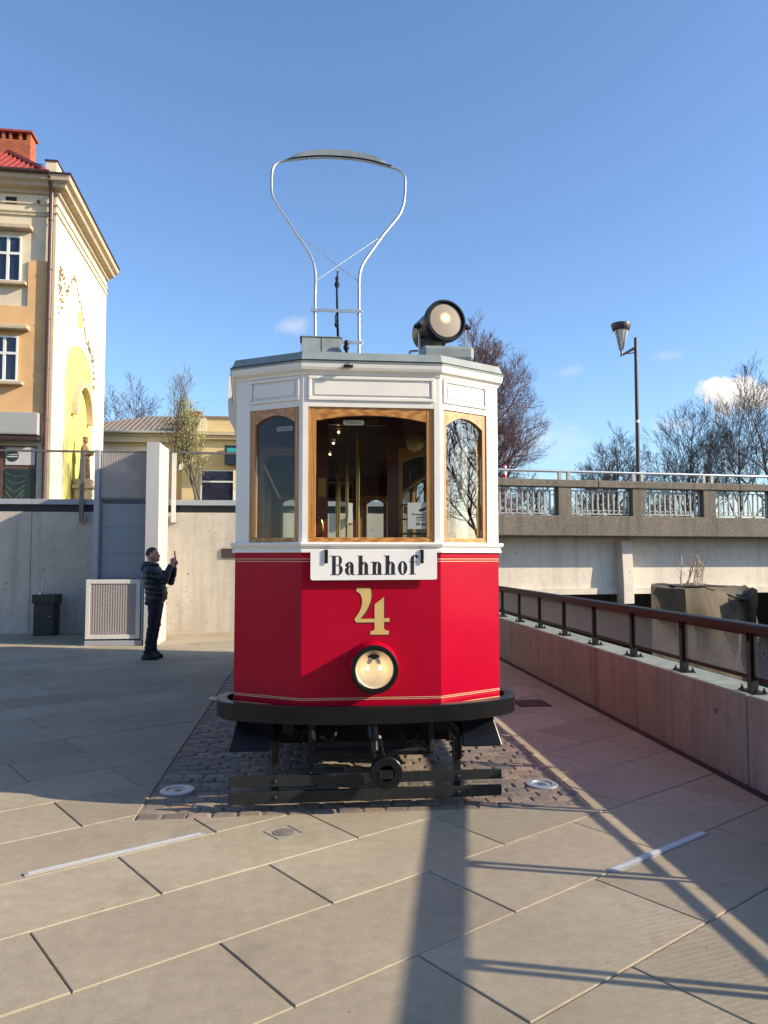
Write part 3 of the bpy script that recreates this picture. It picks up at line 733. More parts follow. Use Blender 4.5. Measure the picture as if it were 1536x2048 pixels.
def tram_side(i, wins, front=True):
    A, B = PL[i], PL[(i+1) % len(PL)]; fn = F(A, B); L = (Vector(B)-Vector(A)).length
    lp_ = MB().fbox(fn,0,L,-0.03,0,ZB,ZR).build('lower_panel', 'red_paint', TR)
    MB().fbox(fn,0,L,-0.045,-0.031,0.742,ZR).build('panel_lining', 'dark_wood', lp_)
    edges = [0]+[v for w in wins for v in w[:2]]+[L]
    for k in range(0, len(edges), 2):
        pi_ = MB().fbox(fn,edges[k],edges[k+1],-0.05,0,ZR,ZT).build('pillar', 'white_paint', TR)
        MB().fbox(fn,edges[k],edges[k+1],-0.058,-0.0505,ZR,2.764).build('pillar_lining', 'mahogany', pi_)
    for w in wins:
        s0, s1 = w[0]+0.0005, w[1]-0.0005
        MB().fbox(fn,s0,s1,-0.05,-0.0008,ZR,ZW0-0.0005).build('window_ledge', 'white_paint', TR)
        hb_ = MB().fbox(fn,s0,s1,-0.05,-0.0008,ZW1+0.0005,ZT).build('header_board', 'white_paint', TR)
        MB().fbox(fn,s0,s1,-0.058,-0.0505,ZW1+0.0005,2.764).build('header_lining', 'dark_wood', hb_)
        tram_window(fn, s0+0.0003, s1-0.0003, w[2], w[3], w[4])
        if front:     # panelled letter board
            z0, z1, a, b = 2.628, 2.79, s0-0.002, s1+0.002; m = 0.022
            mo = MB().fbox(fn,a,b,0,0.010,z0,z0+m).fbox(fn,a,b,0,0.010,z1-m,z1).fbox(fn,a,a+m,0,0.010,z0+m,z1-m).fbox(fn,b-m,b,0,0.010,z0+m,z1-m).build('moulding', 'white_paint', TR, bevel=0.004)
            MB().fbox(fn,a+m+0.016,b-m-0.016,0,0.006,z0+m+0.014,z1-m-0.014).build('raised_field', 'white_paint', mo, bevel=0.003)
    return fn, L
for fi, i in enumerate((0, 1, 2)):
    tram_side(i, [[(0.108,0.498,0.039,2.545,2.49)],[(0.036,0.866,0.050,2.536,2.497)],[(0.027,0.425,0.033,2.545,2.48)]][fi])
for i in (6, 7, 8):
    tram_side(i, {6:[(0.04,0.425,0.04,2.545,2.49)],7:[(0.04,0.865,0.05,2.536,2.497)],8:[(0.10,0.485,0.04,2.545,2.49)]}[i])
tram_side(3, [(0.22,0.98,0.045,2.53,2.46)], False); tram_side(5, [(0.14,0.90,0.045,2.53,2.46)], False)
tram_side(9, [(0.22,0.98,0.045,2.53,2.46)], False); tram_side(11, [(0.14,0.90,0.045,2.53,2.46)], False)
for i in (4, 10): tram_side(i, [(0.10+1.235*k,1.245+1.235*k,0.05,2.53,2.47) for k in range(4)], False)
# swept trims all the way round
MB().sweep([(0.0005,1.634),(0.020,1.634),(0.020,1.650),(0.012,1.660),(0.014,1.668),(0.030,1.676),(0.034,1.688),(0.030,1.699),(0.0005,1.702)], PL).build('sill_moulding', 'white_paint', TR)
MB().sweep([(0.0005,1.603),(0.003,1.603),(0.003,1.632),(0.0005,1.632)], PL).build('cover_strip', 'red_paint', TR)
for z in (1.590, 1.574): MB().sweep([(0.0004,z),(0.0012,z),(0.0012,z+0.004),(0.0004,z+0.004)], PL).build('lining', 'cream_line', TR)
for z in (0.690, 0.700): MB().sweep([(0.0004,z),(0.0012,z),(0.0012,z+0.0035),(0.0004,z+0.0035)], PL).build('lining', 'cream_line', TR)
MB().sweep([(0.0004,0.6455),(0.0015,0.6455),(0.0015,0.650),(0.0004,0.650)], PL).build('lining', 'cream_line', TR)
screw = MB().lathe([(0.004,0),(0.003,0.002)], (0,0,0), (0,-1,0), 8).mesh('screw')
for k in range(7): place('screw', screw, 'black_gloss', TR, (0.0+k*0.14,4.9968,1.618))
MB().sweep([(-0.06,2.795),(0.006,2.795),(0.010,2.812),(0.030,2.826),(0.036,2.842),(0.040,2.868),(-0.06,2.868)], PL).build('cornice', 'white_paint', TR)
# roof sheet
def offs(d):
    n = len(PL); out = []
    for i in range(n):
        a, p, b = Vector(PL[i-1]), Vector(PL[i]), Vector(PL[(i+1)%n])
        t1, t2 = (p-a).normalized(), (b-p).normalized(); n1, n2 = Vector((t1.y,-t1.x)), Vector((t2.y,-t2.x)); m = (n1+n2).normalized(); m = m/max(0.3,m.dot(n1)); out.append((p.x+m.x*d,p.y+m.y*d))
    return out
levels = [(-0.06,2.8685),(0.042,2.8685),(0.044,2.882),(0.040,2.884),(0.036,2.890),(0.012,2.945),(-0.18,2.985),(-0.42,3.02),(-0.70,3.04)]
mb = MB(); N = len(PL)
for d, z in levels: mb.add([(x,y,z) for x,y in offs(d)], [])
for l in range(len(levels)-1):
    for k in range(N): mb.f.append((l*N+k, l*N+(k+1)%N, (l+1)*N+(k+1)%N, (l+1)*N+k))
mb.f.append(tuple((len(levels)-1)*N+k for k in range(N)))
mb.build('roof', 'roof_grey', TR)
MB().sweep([(0.0405,2.8825),(0.0465,2.8825),(0.0465,2.888),(0.0405,2.888)], PL).build('roof_seam', 'black_matte', TR)
# side valances with curved lower end, both sides of the saloon
for side in (-1, 1):
    xb = -0.575 if side < 0 else 1.415
    pr = [(0.001,3.10),(0.078,3.10),(0.084,2.95),(0.082,2.80),(0.066,2.72),(0.034,2.66),(0.020,2.61),(0.001,2.59)]
    mb = MB(); mb.prism([(xb+side*d,6.38,z) for d,z in pr], (0,5.04,0)).build('side_valance', 'white_paint', TR)
MB().add([(x,y,z) for y in (6.38,11.42) for x,z in ((-0.655,3.101),(-0.45,3.16),(0.0,3.22),(0.42,3.24),(0.84,3.22),(1.29,3.16),(1.495,3.101),(1.2,3.0),(-0.36,3.0))], [tuple(range(9)),tuple(range(17,8,-1))]+[(k,(k+1)%9,9+(k+1)%9,9+k) for k in range(9)]).build('saloon_roof', 'roof_grey', TR)
# destination board
BY = 4.962
pts = [(0.020,1.645),(0.020,1.468),(0.024,1.460),(0.032,1.456),(0.828,1.459),(0.836,1.463),(0.839,1.471),(0.839,1.645)]
bd = MB().prism([(x,BY,z) for x,z in pts], (0,0.006,0)).build('destination_board', 'sign_white', TR, label='white board lettered Bahnhof in black')
U = 0.000637
def gx(cx): return 0.020+(cx-103)*U
LZ = [0]
def letter(polys, dx=0):
    mb = MB()
    for poly in polys:
        LZ[0] = (LZ[0]+1) % 9
        yb = BY-0.0004-0.00012*LZ[0]
        mb.prism([(gx(x+dx), yb, 1.4885+y*U+(x+dx-300)*U*0.006) for x, y in poly], (0,0.0004+0.0001*LZ[0],0))
    mb.build('letter', 'ink', bd)
def rc(x0,y0,x1,y1): return [(x0,y0),(x1,y0),(x1,y1),(x0,y1)]
def arc(cx,cy,ro,ri,a0,a1,n=16,ic=None):
    ix, iy = ic or (cx,cy)
    o = [(cx+ro[0]*math.cos(R(a0+(a1-a0)*k/n)), cy+ro[1]*math.sin(R(a0+(a1-a0)*k/n))) for k in range(n+1)]
    i = [(ix+ri[0]*math.cos(R(a0+(a1-a0)*k/n)), iy+ri[1]*math.sin(R(a0+(a1-a0)*k/n))) for k in range(n+1)]
    return [[o[k],o[k+1],i[k+1],i[k]] for k in range(n)]
def disc(cx,cy,r,n=14): return [(cx+r*math.cos(2*math.pi*k/n), cy+r*math.sin(2*math.pi*k/n)) for k in range(n)]
letter([rc(320,0,357,195),rc(300,187,358,195),rc(300,0,358,8),rc(357,187,386,195),rc(357,96,386,104),rc(357,0,386,8)]+arc(385,146,(34,49),(5,42),-90,90)+arc(385,52,(42,52),(8,44),-90,90))
letter([rc(502,20,537,95)]+arc(497,92,(40,42),(6,35),0,150)+[disc(471,100,19)]+arc(502,44,(52,46),(17,38),90,270)+arc(540,24,(38,26),(6,18),180,300))
def lh(dx): letter([rc(590,0,627,195),rc(573,187,628,195),rc(573,0,645,8),rc(647,0,683,92),rc(632,0,698,8)]+arc(641,90,(42,43),(7,36),0,165), dx)
lh(0)
letter([rc(730,0,765,132),rc(710,124,766,132),rc(712,0,782,8),rc(783,0,818,92),rc(768,0,833,8)]+arc(777,90,(41,43),(7,36),0,165))
lh(273)
letter(arc(1036,67,(47,71),(13,63),0,360,36))
letter([rc(1118,0,1153,155),rc(1100,0,1172,8),rc(1098,124,1180,132)]+arc(1158,153,(40,47),(5,40),55,180)+[disc(1180,182,17)])
for x0 in (245, 1218):
    hk = MB(); hk.box(gx(x0),gx(x0+32),BY-0.010,BY-0.006,1.5640,1.634).box(gx(x0),gx(x0+32),BY-0.006,4.999,1.647,1.652).box(gx(x0),gx(x0+32),BY-0.010,BY-0.006,1.634,1.652)
    hk.build('hook', 'black_gloss', TR)
# number four with its drop shade
four = [(578,493),(713,493),(725,530),(728,580),(715,640),(690,700),(655,755),(615,803),(758,803),(758,660),(852,585),(852,798),(908,798),(908,835),(852,835),(852,900),(870,920),(903,925),(900,962),(715,962),(715,930),(740,925),(758,905),(758,838),(575,838),(557,808),(600,745),(625,690),(635,640),(630,590),(615,555),(595,535),(578,528)]
def four_mesh(dx, dz, y):
    return MB().prism([(0.304+(x-557)*0.00065+dx, y, 1.404-(yy_-493)*0.00064+dz) for x,yy_ in four], (0,0.0008,0))
four_mesh(0.006,-0.006,4.9986).build('number_shade', 'ink', TR)
four_mesh(0,0,4.9972).build('number', 'gold_paint', TR, label='gold numeral 4 with a dark shade')
# headlight
HC = (0.425, 0.897)
hl = MB().lathe([(0.168,0.0),(0.163,0.03),(0.150,0.105)], (HC[0],5.0,HC[1]), (0,-1,0), 40, cap=False).build('headlight', 'red_paint', TR, smooth=True)
MB().lathe([(0.151,0.098),(0.152,0.122),(0.146,0.130),(0.126,0.130),(0.120,0.124),(0.119,0.108)], (HC[0],5.0,HC[1]), (0,-1,0), 40, cap=False).build('rim', 'black_gloss', hl, smooth=True)
bowl = MB(); prof_ = [(0.119,0.118),(0.112,0.075),(0.090,0.035),(0.055,0.012),(0.0,0.006)]
prof_ = [(r_, h_) for r_, h_ in prof_]; bowl.lathe(prof_, (HC[0],5.0,HC[1]), (0,-1,0), 32); bowl.f = [f for f in bowl.f if len(f) == 4]
bowl.build('reflector', 'reflector', hl, smooth=True)
MB().lathe([(0.119,0.120),(0.110,0.123),(0.0,0.126)], (HC[0],5.0,HC[1]), (0,-1,0), 32).build('lens', 'clear_glass', hl, smooth=True)
MB().ball((HC[0],4.945,HC[1]+0.072), 0.04, 12, (1,0.6,0.45)).build('socket_mount', 'black_matte', hl, smooth=True)
for sx in (-1, 1):
    b0 = Vector((HC[0]+sx*0.017,4.94,HC[1]+0.07)); dr = Vector((sx*0.34,-0.05,-1)).normalized()
    MB().tube([b0,b0+dr*0.012,b0+dr*0.045], [0.014,0.015,0.016], 10).build('bulb_socket', 'steel_light', hl, smooth=True)
    MB().ball(b0+dr*0.075, 0.017, 10, (1,1,1.3)).build('bulb', 'clear_glass', hl, smooth=True)
    MB().ball(b0+dr*0.075, 0.010, 8).build('filament', 'filament', hl, smooth=True)
for k in range(8):
    a = k*math.pi/4+0.3; MB().lathe([(0.005,0),(0.004,0.003)], (HC[0]+0.136*math.cos(a),4.8698,HC[1]+0.136*math.sin(a)), (0,-1,0), 8).build('screw', 'black_gloss', hl)
# roof searchlight
SC = (0.945,3.232)
SAX = Vector((0.23,-0.97,0.05)).normalized(); SB = Vector((SC[0]-0.005,5.15,SC[1]))-SAX*0.37
sl = MB().lathe([(0.05,0.0),(0.112,0.012),(0.127,0.05),(0.130,0.36)], SB, SAX, 36).build('searchlight', 'black_gloss', TR, smooth=True)
MB().lathe([(0.131,0.32),(0.147,0.325),(0.148,0.372),(0.144,0.38),(0.132,0.38),(0.130,0.366)], SB, SAX, 40).build('rim', 'black_gloss', sl, smooth=True)
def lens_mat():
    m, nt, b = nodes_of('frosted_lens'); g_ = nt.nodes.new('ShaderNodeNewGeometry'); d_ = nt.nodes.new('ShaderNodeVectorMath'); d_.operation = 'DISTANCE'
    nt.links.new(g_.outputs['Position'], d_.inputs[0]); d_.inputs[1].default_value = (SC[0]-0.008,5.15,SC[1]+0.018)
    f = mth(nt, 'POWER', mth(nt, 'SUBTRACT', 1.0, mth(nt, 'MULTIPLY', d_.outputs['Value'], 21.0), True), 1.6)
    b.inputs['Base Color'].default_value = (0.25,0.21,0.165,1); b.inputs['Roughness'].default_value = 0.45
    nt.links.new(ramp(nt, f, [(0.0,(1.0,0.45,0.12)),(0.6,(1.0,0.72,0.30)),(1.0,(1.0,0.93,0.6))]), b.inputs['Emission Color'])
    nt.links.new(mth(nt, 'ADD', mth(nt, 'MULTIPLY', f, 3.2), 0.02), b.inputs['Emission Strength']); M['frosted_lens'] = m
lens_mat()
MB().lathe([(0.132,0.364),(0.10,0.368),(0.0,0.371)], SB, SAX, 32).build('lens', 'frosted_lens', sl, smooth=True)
for k in range(6):
    a = k*math.pi/3+0.4; MB().lathe([(0.005,0),(0.004,0.003)], SB+SAX*0.3795+(SAX.orthogonal().normalized()*math.cos(a)+SAX.cross(SAX.orthogonal().normalized())*math.sin(a))*0.139, SAX, 8).build('screw', 'black_matte', sl)
yk = MB().box(SC[0]-0.172,SC[0]-0.160,5.30,5.335,3.03,3.25).box(SC[0]+0.160,SC[0]+0.172,5.30,5.335,3.03,3.25).build('yoke', 'galvanised', TR)
for s_ in (-1,1): MB().lathe([(0.026,0),(0.026,0.03),(0.014,0.035),(0.012,0.055)], (SC[0]+s_*0.150,5.318,3.235), (s_,0,0), 10).build('yoke_knob', 'black_matte', TR, smooth=True)
MB().tube(catmull([(0.95,5.28,3.03),(0.945,5.29,3.08),(0.955,5.30,3.10)],4), 0.012, 6).build('cable', 'black_matte', TR)
MB().box(0.775,1.135,5.13,5.42,2.95,3.055).build('searchlight_base', 'roof_grey', TR, bevel=0.025)
for dx in (0,0.05):
    MB().tube(catmull([(0.74-dx,5.55+dx*3,2.97),(0.74-dx,5.55+dx*3,3.09),(0.76-dx,5.55+dx*3,3.12),(0.90-dx,5.55+dx*3,3.12),(0.92-dx,5.55+dx*3,3.09),(0.92-dx,5.55+dx*3,2.97)],5), 0.009, 8).build('roof_loop', 'galvanised', TR, smooth=True)
# ventilator box with hipped lid
vb = MB(); x0,x1,y0,y1 = -0.047,0.222,5.10,5.34
vb.box(x0-0.012,x1+0.02,y0-0.03,y1+0.02,2.93,2.972).add([(x0,y0,2.972),(x1,y0,2.972),(x1,y1,2.972),(x0,y1,2.972),(x0,y0+0.035,3.085),(x1-0.005,y0+0.035,3.082),(x1-0.005,y1-0.03,3.085),(x0,y1-0.03,3.085)], [(0,1,5,4),(1,2,6,5),(2,3,7,6),(3,0,4,7),(4,5,6,7)])
vb = vb.build('roof_ventilator', 'roof_grey', TR, bevel=0.003)
MB().add([(0.083,y0-0.001,2.974),(0.087,y0-0.001,2.974),(0.087,y0+0.034,3.086),(0.083,y0+0.034,3.086)], [(0,1,2,3)]).build('seam', 'black_matte', vb)
MB().add([(x0-0.004,y0+0.02,2.975),(x0-0.004,y1-0.01,2.975),(x0-0.012,y1-0.03,3.09),(x0-0.012,y0+0.02,3.09)], [(0,1,2,3)]).prism([(x0-0.012,y0+0.03,3.087),(x1+0.004,y0+0.03,3.085),(x1+0.004,y1-0.025,3.087),(x0-0.012,y1-0.025,3.089)], (0,0,0.006)).build('lid', 'roof_grey', vb)
# pulley and hook for the collector rope
pu = MB().ball((0.252,5.08,3.035), 0.017, 10, (1,1,1.3)).ball((0.250,5.08,3.005), 0.021, 10, (1,1,1.2)).tube([(0.25,5.09,2.93),(0.25,5.085,3.0)], 0.009, 6).build('rope_pulley', 'black_gloss', TR, smooth=True)
MB().tube([(0.255,5.06,3.01),(0.256,4.95,2.86)], 0.0035, 6).tube([(0.256,4.95,2.86),(0.257,4.945,2.85)], 0.0035, 6).build('rope_end', 'rope', TR)
MB().box(0.228,0.288,4.935,4.962,2.838,2.852).build('cleat', 'black_gloss', TR)
# bow collector
left = [(0.060,8.95,3.03),(0.077,9.188,4.008),(0.075,9.472,4.81),(0.081,9.583,5.138),(0.049,9.659,5.366),(-0.041,9.726,5.566),(-0.152,9.788,5.752),(-0.317,9.881,6.039),(-0.438,9.948,6.245),(-0.493,9.995,6.393),(-0.504,10.052,6.577),(-0.501,10.101,6.739),(-0.477,10.133,6.846),(-0.412,10.153,6.915),(-0.319,10.16,6.945)]
top = [(-0.131,10.168,6.98),(0.138,10.175,7.019),(0.477,10.17,7.02),(0.749,10.158,6.993),(0.952,10.141,6.945),(1.108,10.126,6.903)]
right = [(1.202,10.114,6.867),(1.262,10.094,6.804),(1.286,10.069,6.723),(1.267,9.978,6.421),(1.233,9.928,6.259),(1.167,9.881,6.105),(0.973,9.798,5.83),(0.815,9.719,5.578),(0.701,9.657,5.384),(0.639,9.595,5.195),(0.625,9.472,4.828),(0.608,9.195,4.043),(0.605,8.95,3.03)]
bowp = catmull(left+top+right, 4)
bow = MB().tube(bowp, 0.0185, 10).build('bow_collector', 'galvanised', TR, smooth=True)
shoe = [(-0.319,10.165,6.95),(-0.132,10.193,7.062),(0.138,10.205,7.118),(0.478,10.202,7.128),(0.75,10.185,7.084),(0.954,10.16,7.012),(1.108,10.131,6.905)]
sh = catmull(shoe, 4); lowp = catmull([(-0.319,10.14,6.945)]+[(x,y-0.02,z+0.012) for x,y,z in top], 4)
mb = MB(); n = len(sh)
for y_ in (-0.055, 0.055):
    mb.add([(x,y+y_*min(1,6*k/n,6*(n-1-k)/n)*1.0,z) for k,(x,y,z) in enumerate(sh)]+[(x,y+y_*0.4,z) for x,y,z in lowp], [])
for k in range(n-1): mb.f += [(k,k+1,n+k+1,n+k),(2*n+k,2*n+k+1,3*n+k+1,3*n+k),(k,k+1,2*n+k+1,2*n+k)]
mb.build('contact_shoe', 'shoe_metal', bow, smooth=True)
for k in (6,10,14,18): MB().tube([lowp[k],(lowp[k][0],lowp[k][1],lowp[k][2]-0.045)], 0.006, 5).build('shoe_bolt', 'galvanised', bow)
MB().tube([(-0.204,9.812,5.827),(0.365,9.64,5.315),(0.618,9.565,5.106)], 0.0055, 5).tube([(0.959,9.793,5.814),(0.355,9.637,5.315),(0.106,9.57,5.102)], 0.0055, 5).build('stay_wire', 'galvanised', bow)
for z_, y_ in ((4.655,9.415),(4.217,9.26)):
    MB().box(0.022,0.66,y_-0.035,y_-0.025,z_-0.022,z_+0.022).build('cross_bar', 'galvanised', bow, bevel=0.004)
    for x_ in (0.074,0.618): MB().tube([(x_,y_,z_-0.035),(x_,y_,z_+0.035)], 0.026, 10).build('clamp', 'galvanised', bow)
MB().tube([(0.345,9.63,5.30),(0.345,9.62,5.24)], 0.006, 5).tube([(0.373,9.63,5.30),(0.373,9.62,5.24)], 0.006, 5).tube([(0.335,9.62,5.24),(0.385,9.62,5.24)], 0.007, 5).build('shackle', 'galvanised', bow)
rp_ = [(0.36,9.607,5.222),(0.352,9.55,5.05),(0.355,9.45,4.75),(0.362,9.30,4.35),(0.372,9.15,3.95),(0.33,7.0,3.30),(0.26,5.12,3.04)]
rope = MB().tube(catmull(rp_,5), 0.010, 6); rope.tube(catmull([(0.345,9.56,5.02),(0.345,9.45,4.72),(0.345,9.36,4.50),(0.35,9.28,4.25),(0.365,9.15,3.92)],4), 0.008, 6)
rope.ball((0.352,9.57,5.05), 0.032, 10, (1,1,1.6)).ball((0.352,9.58,5.13), 0.024, 8, (1,1,1.6)).ball((0.338,9.36,4.47), 0.024, 8, (1,1,1.6))
rope.tube(catmull([(0.338,9.36,4.47),(0.325,9.4,4.56),(0.333,9.42,4.62),(0.348,9.41,4.58),(0.338,9.37,4.48)],5), 0.007, 6)
rope.build('rope', 'rope', bow, smooth=True)
MB().box(-0.02,0.72,8.85,9.05,3.245,3.28).build('collector_base', 'shoe_metal', bow)
# bumper ring
bp = catmull([(-0.455,5.60),(-0.555,5.54),(-0.605,5.41),(-0.585,5.25),(-0.50,5.12),(-0.30,5.005),(0.0,4.915),(0.42,4.885),(0.84,4.915),(1.14,5.005),(1.34,5.12),(1.425,5.25),(1.445,5.41),(1.395,5.54),(1.295,5.60)], 5)
bp = [(p[0],p[1]) for p in [(*q,) for q in bp]]
MB().sweep([(-0.07,0.552),(-0.006,0.552),(0,0.558),(0,0.655),(-0.006,0.661),(-0.07,0.661)], bp, False).build('bumper', 'black_gloss', TR, smooth=True)
MB().prism([(-0.45,5.35,0.575),(-0.06,5.06,0.575),(0.90,5.06,0.575),(1.29,5.35,0.575),(1.29,6.4,0.575),(-0.45,6.4,0.575)], (0,0,0.06)).build('platform_frame', 'black_matte', TR)
# undergear
for x in (-0.12, 0.90): MB().box(x-0.04,x+0.04,5.2,12.6,0.44,0.574).build('sole_bar', 'black_matte', TR)
for yc in (7.85, 9.95):
    MB().tube([(-0.2,yc,0.36),(1.04,yc,0.36)], 0.05, 12).build('axle', 'black_matte', TR, smooth=True)
    for x in (-0.07,0.91):
        s_ = -1 if x < 0.4 else 1
        MB().lathe([(0.10,-0.05),(0.33,-0.04),(0.36,-0.03),(0.36,0.03),(0.33,0.05),(0.12,0.06)], (x,yc,0.375), (s_,0,0), 28).build('wheel', 'black_matte', TR, smooth=True)
for x0, x1, sg in ((-0.46,-0.21,-1),(1.05,1.28,1)):      # flared boxes either side
    w = 0.05*sg
    mb = MB(); z0, z1 = 0.325, 0.53
    mb.add([(x0+(w if sg<0 else 0),5.20,z0),(x1+(w if sg>0 else 0),5.20,z0),(x1+(w if sg>0 else 0),5.7,z0),(x0+(w if sg<0 else 0),5.7,z0),(x0,5.30,z1),(x1,5.30,z1),(x1,5.7,z1),(x0,5.7,z1)], [(0,3,2,1),(4,5,6,7),(0,1,5,4),(1,2,6,5),(2,3,7,6),(3,0,4,7)]).build('sand_box', 'black_gloss', TR, bevel=0.01)
MB().tube(catmull([(0.035,5.12,0.56),(0.035,5.12,0.40),(0.045,5.12,0.355),(0.09,5.12,0.34),(0.75,5.12,0.33),(0.80,5.12,0.345),(0.815,5.12,0.39),(0.815,5.12,0.56)],5), 0.026, 8).build('step_guard', 'black_matte', TR, smooth=True)
MB().box(0.05,0.80,5.115,5.135,0.345,0.40).build('guard_plate', 'black_matte', TR)
for k, (z, y) in enumerate(((0.45,5.9),(0.38,6.3),(0.42,6.8),(0.30,7.2))): MB().tube([(-0.3,y,z),(1.15,y,z+0.01)], 0.018+0.004*(k%2), 8).build('brake_rod', 'black_matte', TR, smooth=True)
MB().box(-0.15,0.98,6.55,7.35,0.20,0.36).build('motor_case', 'black_matte', TR, bevel=0.03)
MB().tube([(0.0,5.45,0.44),(0.15,5.46,0.40)], 0.055, 12).build('air_cylinder', 'black_matte', TR, smooth=True)
MB().prism([(0.60,5.25,0.55),(0.80,5.25,0.55),(0.72,5.25,0.42),(0.68,5.25,0.42)], (0,0.02,0)).build('gusset', 'black_matte', TR)
MB().tube([(0.93,5.2,0.52),(1.06,5.3,0.36)], 0.03, 6).build('spring_hanger', 'black_matte', TR)
MB().box(-0.33,1.06,5.74,5.84,0.25,0.56).build('brake_beam', 'black_matte', TR, bevel=0.01)
MB().box(-0.20,0.55,5.52,5.62,0.36,0.50).build('cross_member', 'black_matte', TR, bevel=0.01)
MB().box(0.62,1.04,5.50,5.60,0.40,0.545).build('cross_member', 'black_matte', TR, bevel=0.01)
MB().box(-0.34,-0.22,5.9,7.4,0.20,0.50).build('brake_hanger', 'black_matte', TR, bevel=0.01); MB().box(1.06,1.18,5.9,7.4,0.20,0.50).build('brake_hanger', 'black_matte', TR, bevel=0.01)
for x in (-0.06,0.22,0.86):
    pts_ = [(x+0.032*math.cos(t*0.9),5.47+0.032*math.sin(t*0.9),0.36+0.0058*t) for t in range(32)]
    MB().tube(pts_, 0.008, 5).build('spring', 'black_gloss', TR, smooth=True)
for k in range(5): MB().ball((-0.13+k*0.055,5.40+0.02*(k%2),0.40+0.012*(k%3)), 0.034, 8).build('cable_gland', 'black_matte', TR, smooth=True)
MB().tube(catmull([(0.60,5.16,0.55),(0.61,5.10,0.46),(0.65,5.08,0.40),(0.72,5.12,0.42),(0.74,5.2,0.52)],5), 0.016, 8).build('air_hose', 'black_matte', TR, smooth=True)
MB().tube(catmull([(0.20,5.18,0.55),(0.19,5.12,0.46),(0.15,5.10,0.41),(0.08,5.14,0.44),(0.06,5.22,0.53)],5), 0.013, 8).build('air_hose', 'black_matte', TR, smooth=True)
# life guard boards on hangers
for x in (-0.195, 0.975):
    hg = MB().box(x-0.022,x+0.022,5.015,5.03,0.07,0.43).box(x-0.03,x-0.020,5.0,5.04,0.30,0.44).box(x+0.020,x+0.03,5.0,5.04,0.30,0.44).build('guard_hanger', 'black_matte', TR)
    for zz in (0.34,0.40): MB().tube([(x-0.05,5.02,zz),(x+0.05,5.02,zz)], 0.008, 6).build('bolt', 'black_gloss', hg)
for z0, z1, n_ in ((0.158,0.228,0),(0.052,0.130,1)):
    bd_ = MB().add([(-0.485,4.985,z0),(1.262,4.985,z0+0.012),(1.262,5.014,z0+0.012),(-0.485,5.014,z0),(-0.485,4.985,z1),(1.262,4.985,z1),(1.262,5.014,z1),(-0.485,5.014,z1)], [(0,3,2,1),(4,5,6,7),(0,1,5,4),(1,2,6,5),(2,3,7,6),(3,0,4,7)]).build('guard_board', 'buffer_grey', TR, bevel=0.003)
    for x in (-0.195,0.975): MB().ball((x,4.984,(z0+z1)/2), 0.013, 10, (1,0.6,1)).build('bolt', 'buffer_grey', bd_, smooth=True)
# coupler
cp = MB().lathe([(0.055,0.0),(0.096,0.03),(0.104,0.075),(0.100,0.10),(0.094,0.105),(0.050,0.105),(0.045,0.09),(0.043,0.03)], (0.492,4.93,0.262), (0.05,-1,0.05), 28).build('coupler', 'black_gloss', TR, smooth=True)
MB().tube([(0.42,5.0,0.56),(0.425,4.96,0.44),(0.43,4.93,0.38)], [0.045,0.035,0.028], 10).build('drawbar', 'black_gloss', cp, smooth=True)
for dx in (-0.03,0.03): MB().tube([(0.43+dx,4.88,0.47),(0.455+dx,4.88,0.345)], 0.010, 8).build('link', 'black_gloss', cp, smooth=True)
MB().ball((0.435,4.88,0.475), 0.022, 8, (1.8,1,1)).build('link_pin', 'black_gloss', cp, smooth=True)
MB().box(0.448,0.536,4.818,4.90,0.235,0.285).build('throat', 'black_matte', cp)

# ---- tram interior
MB().prism([(x,y,0.70) for x,y in offs(-0.06)], (0,0,0.04)).build('floor', 'dark_wood', TR)
MB().prism([(x,y,2.765) for x,y in offs(-0.055)], (0,0,0.025)).build('ceiling', 'dark_wood', TR)
def bulkhead(Yb, flip):
    f_ = lambda x0,x1,z0,z1,nm,m,par=TR,t=0.03: MB().box(x0,x1,Yb,Yb+t,z0,z1).build(nm, m, par)
    f_(-0.53,0.168,0.741,1.70,'bulkhead_panel','mahogany'); f_(0.668,1.37,0.741,1.70,'bulkhead_panel','mahogany')
    f_(-0.53,0.17,2.52,2.764,'bulkhead_header','mahogany'); f_(0.17,0.666,2.715,2.764,'bulkhead_header','mahogany'); f_(0.666,1.37,2.52,2.764,'bulkhead_header','mahogany')
    for a, b in ((-0.53,-0.40),(0.05,0.168),(0.668,0.76),(1.24,1.37)): f_(a,b,1.701,2.519,'bulkhead_post','mahogany')
    for a, b in ((-0.40,0.05),(0.76,1.24)):
        fr = MB(); w = 0.035
        fr.box(a,a+w,Yb-0.01,Yb+0.035,1.701,2.519).box(b-w,b,Yb-0.01,Yb+0.035,1.701,2.519).box(a+w,b-w,Yb-0.01,Yb+0.035,1.701,1.735)
        n = 8; xa, xb = a+w, b-w
        for k in range(n):
            p, q = xa+(xb-xa)*k/n, xa+(xb-xa)*(k+1)/n; zp, zq = [2.40+0.06*(1-(2*t_/n-1)**2) for t_ in (k,k+1)]
            fr.add([(p,Yb-0.01,zp),(q,Yb-0.01,zq),(q,Yb-0.01,2.519),(p,Yb-0.01,2.519),(p,Yb+0.035,zp),(q,Yb+0.035,zq),(q,Yb+0.035,2.519),(p,Yb+0.035,2.519)],[(0,1,2,3),(4,7,6,5),(0,4,5,1)])
        fr = fr.build('inner_window', 'oak', TR)
        MB().box(xa,xb,Yb+0.01,Yb+0.014,1.736,2.455).build('pane', 'tram_glass', fr)
bulkhead(6.42, 1); bulkhead(11.36, -1)
dr = MB().box(0.062,0.164,6.385,6.41,0.75,2.5).build('sliding_door', 'mahogany', TR, label='red brown sliding door with brass handle')
MB().box(0.085,0.150,6.375,6.384,2.10,2.26).build('latch_plate', 'brass', dr)
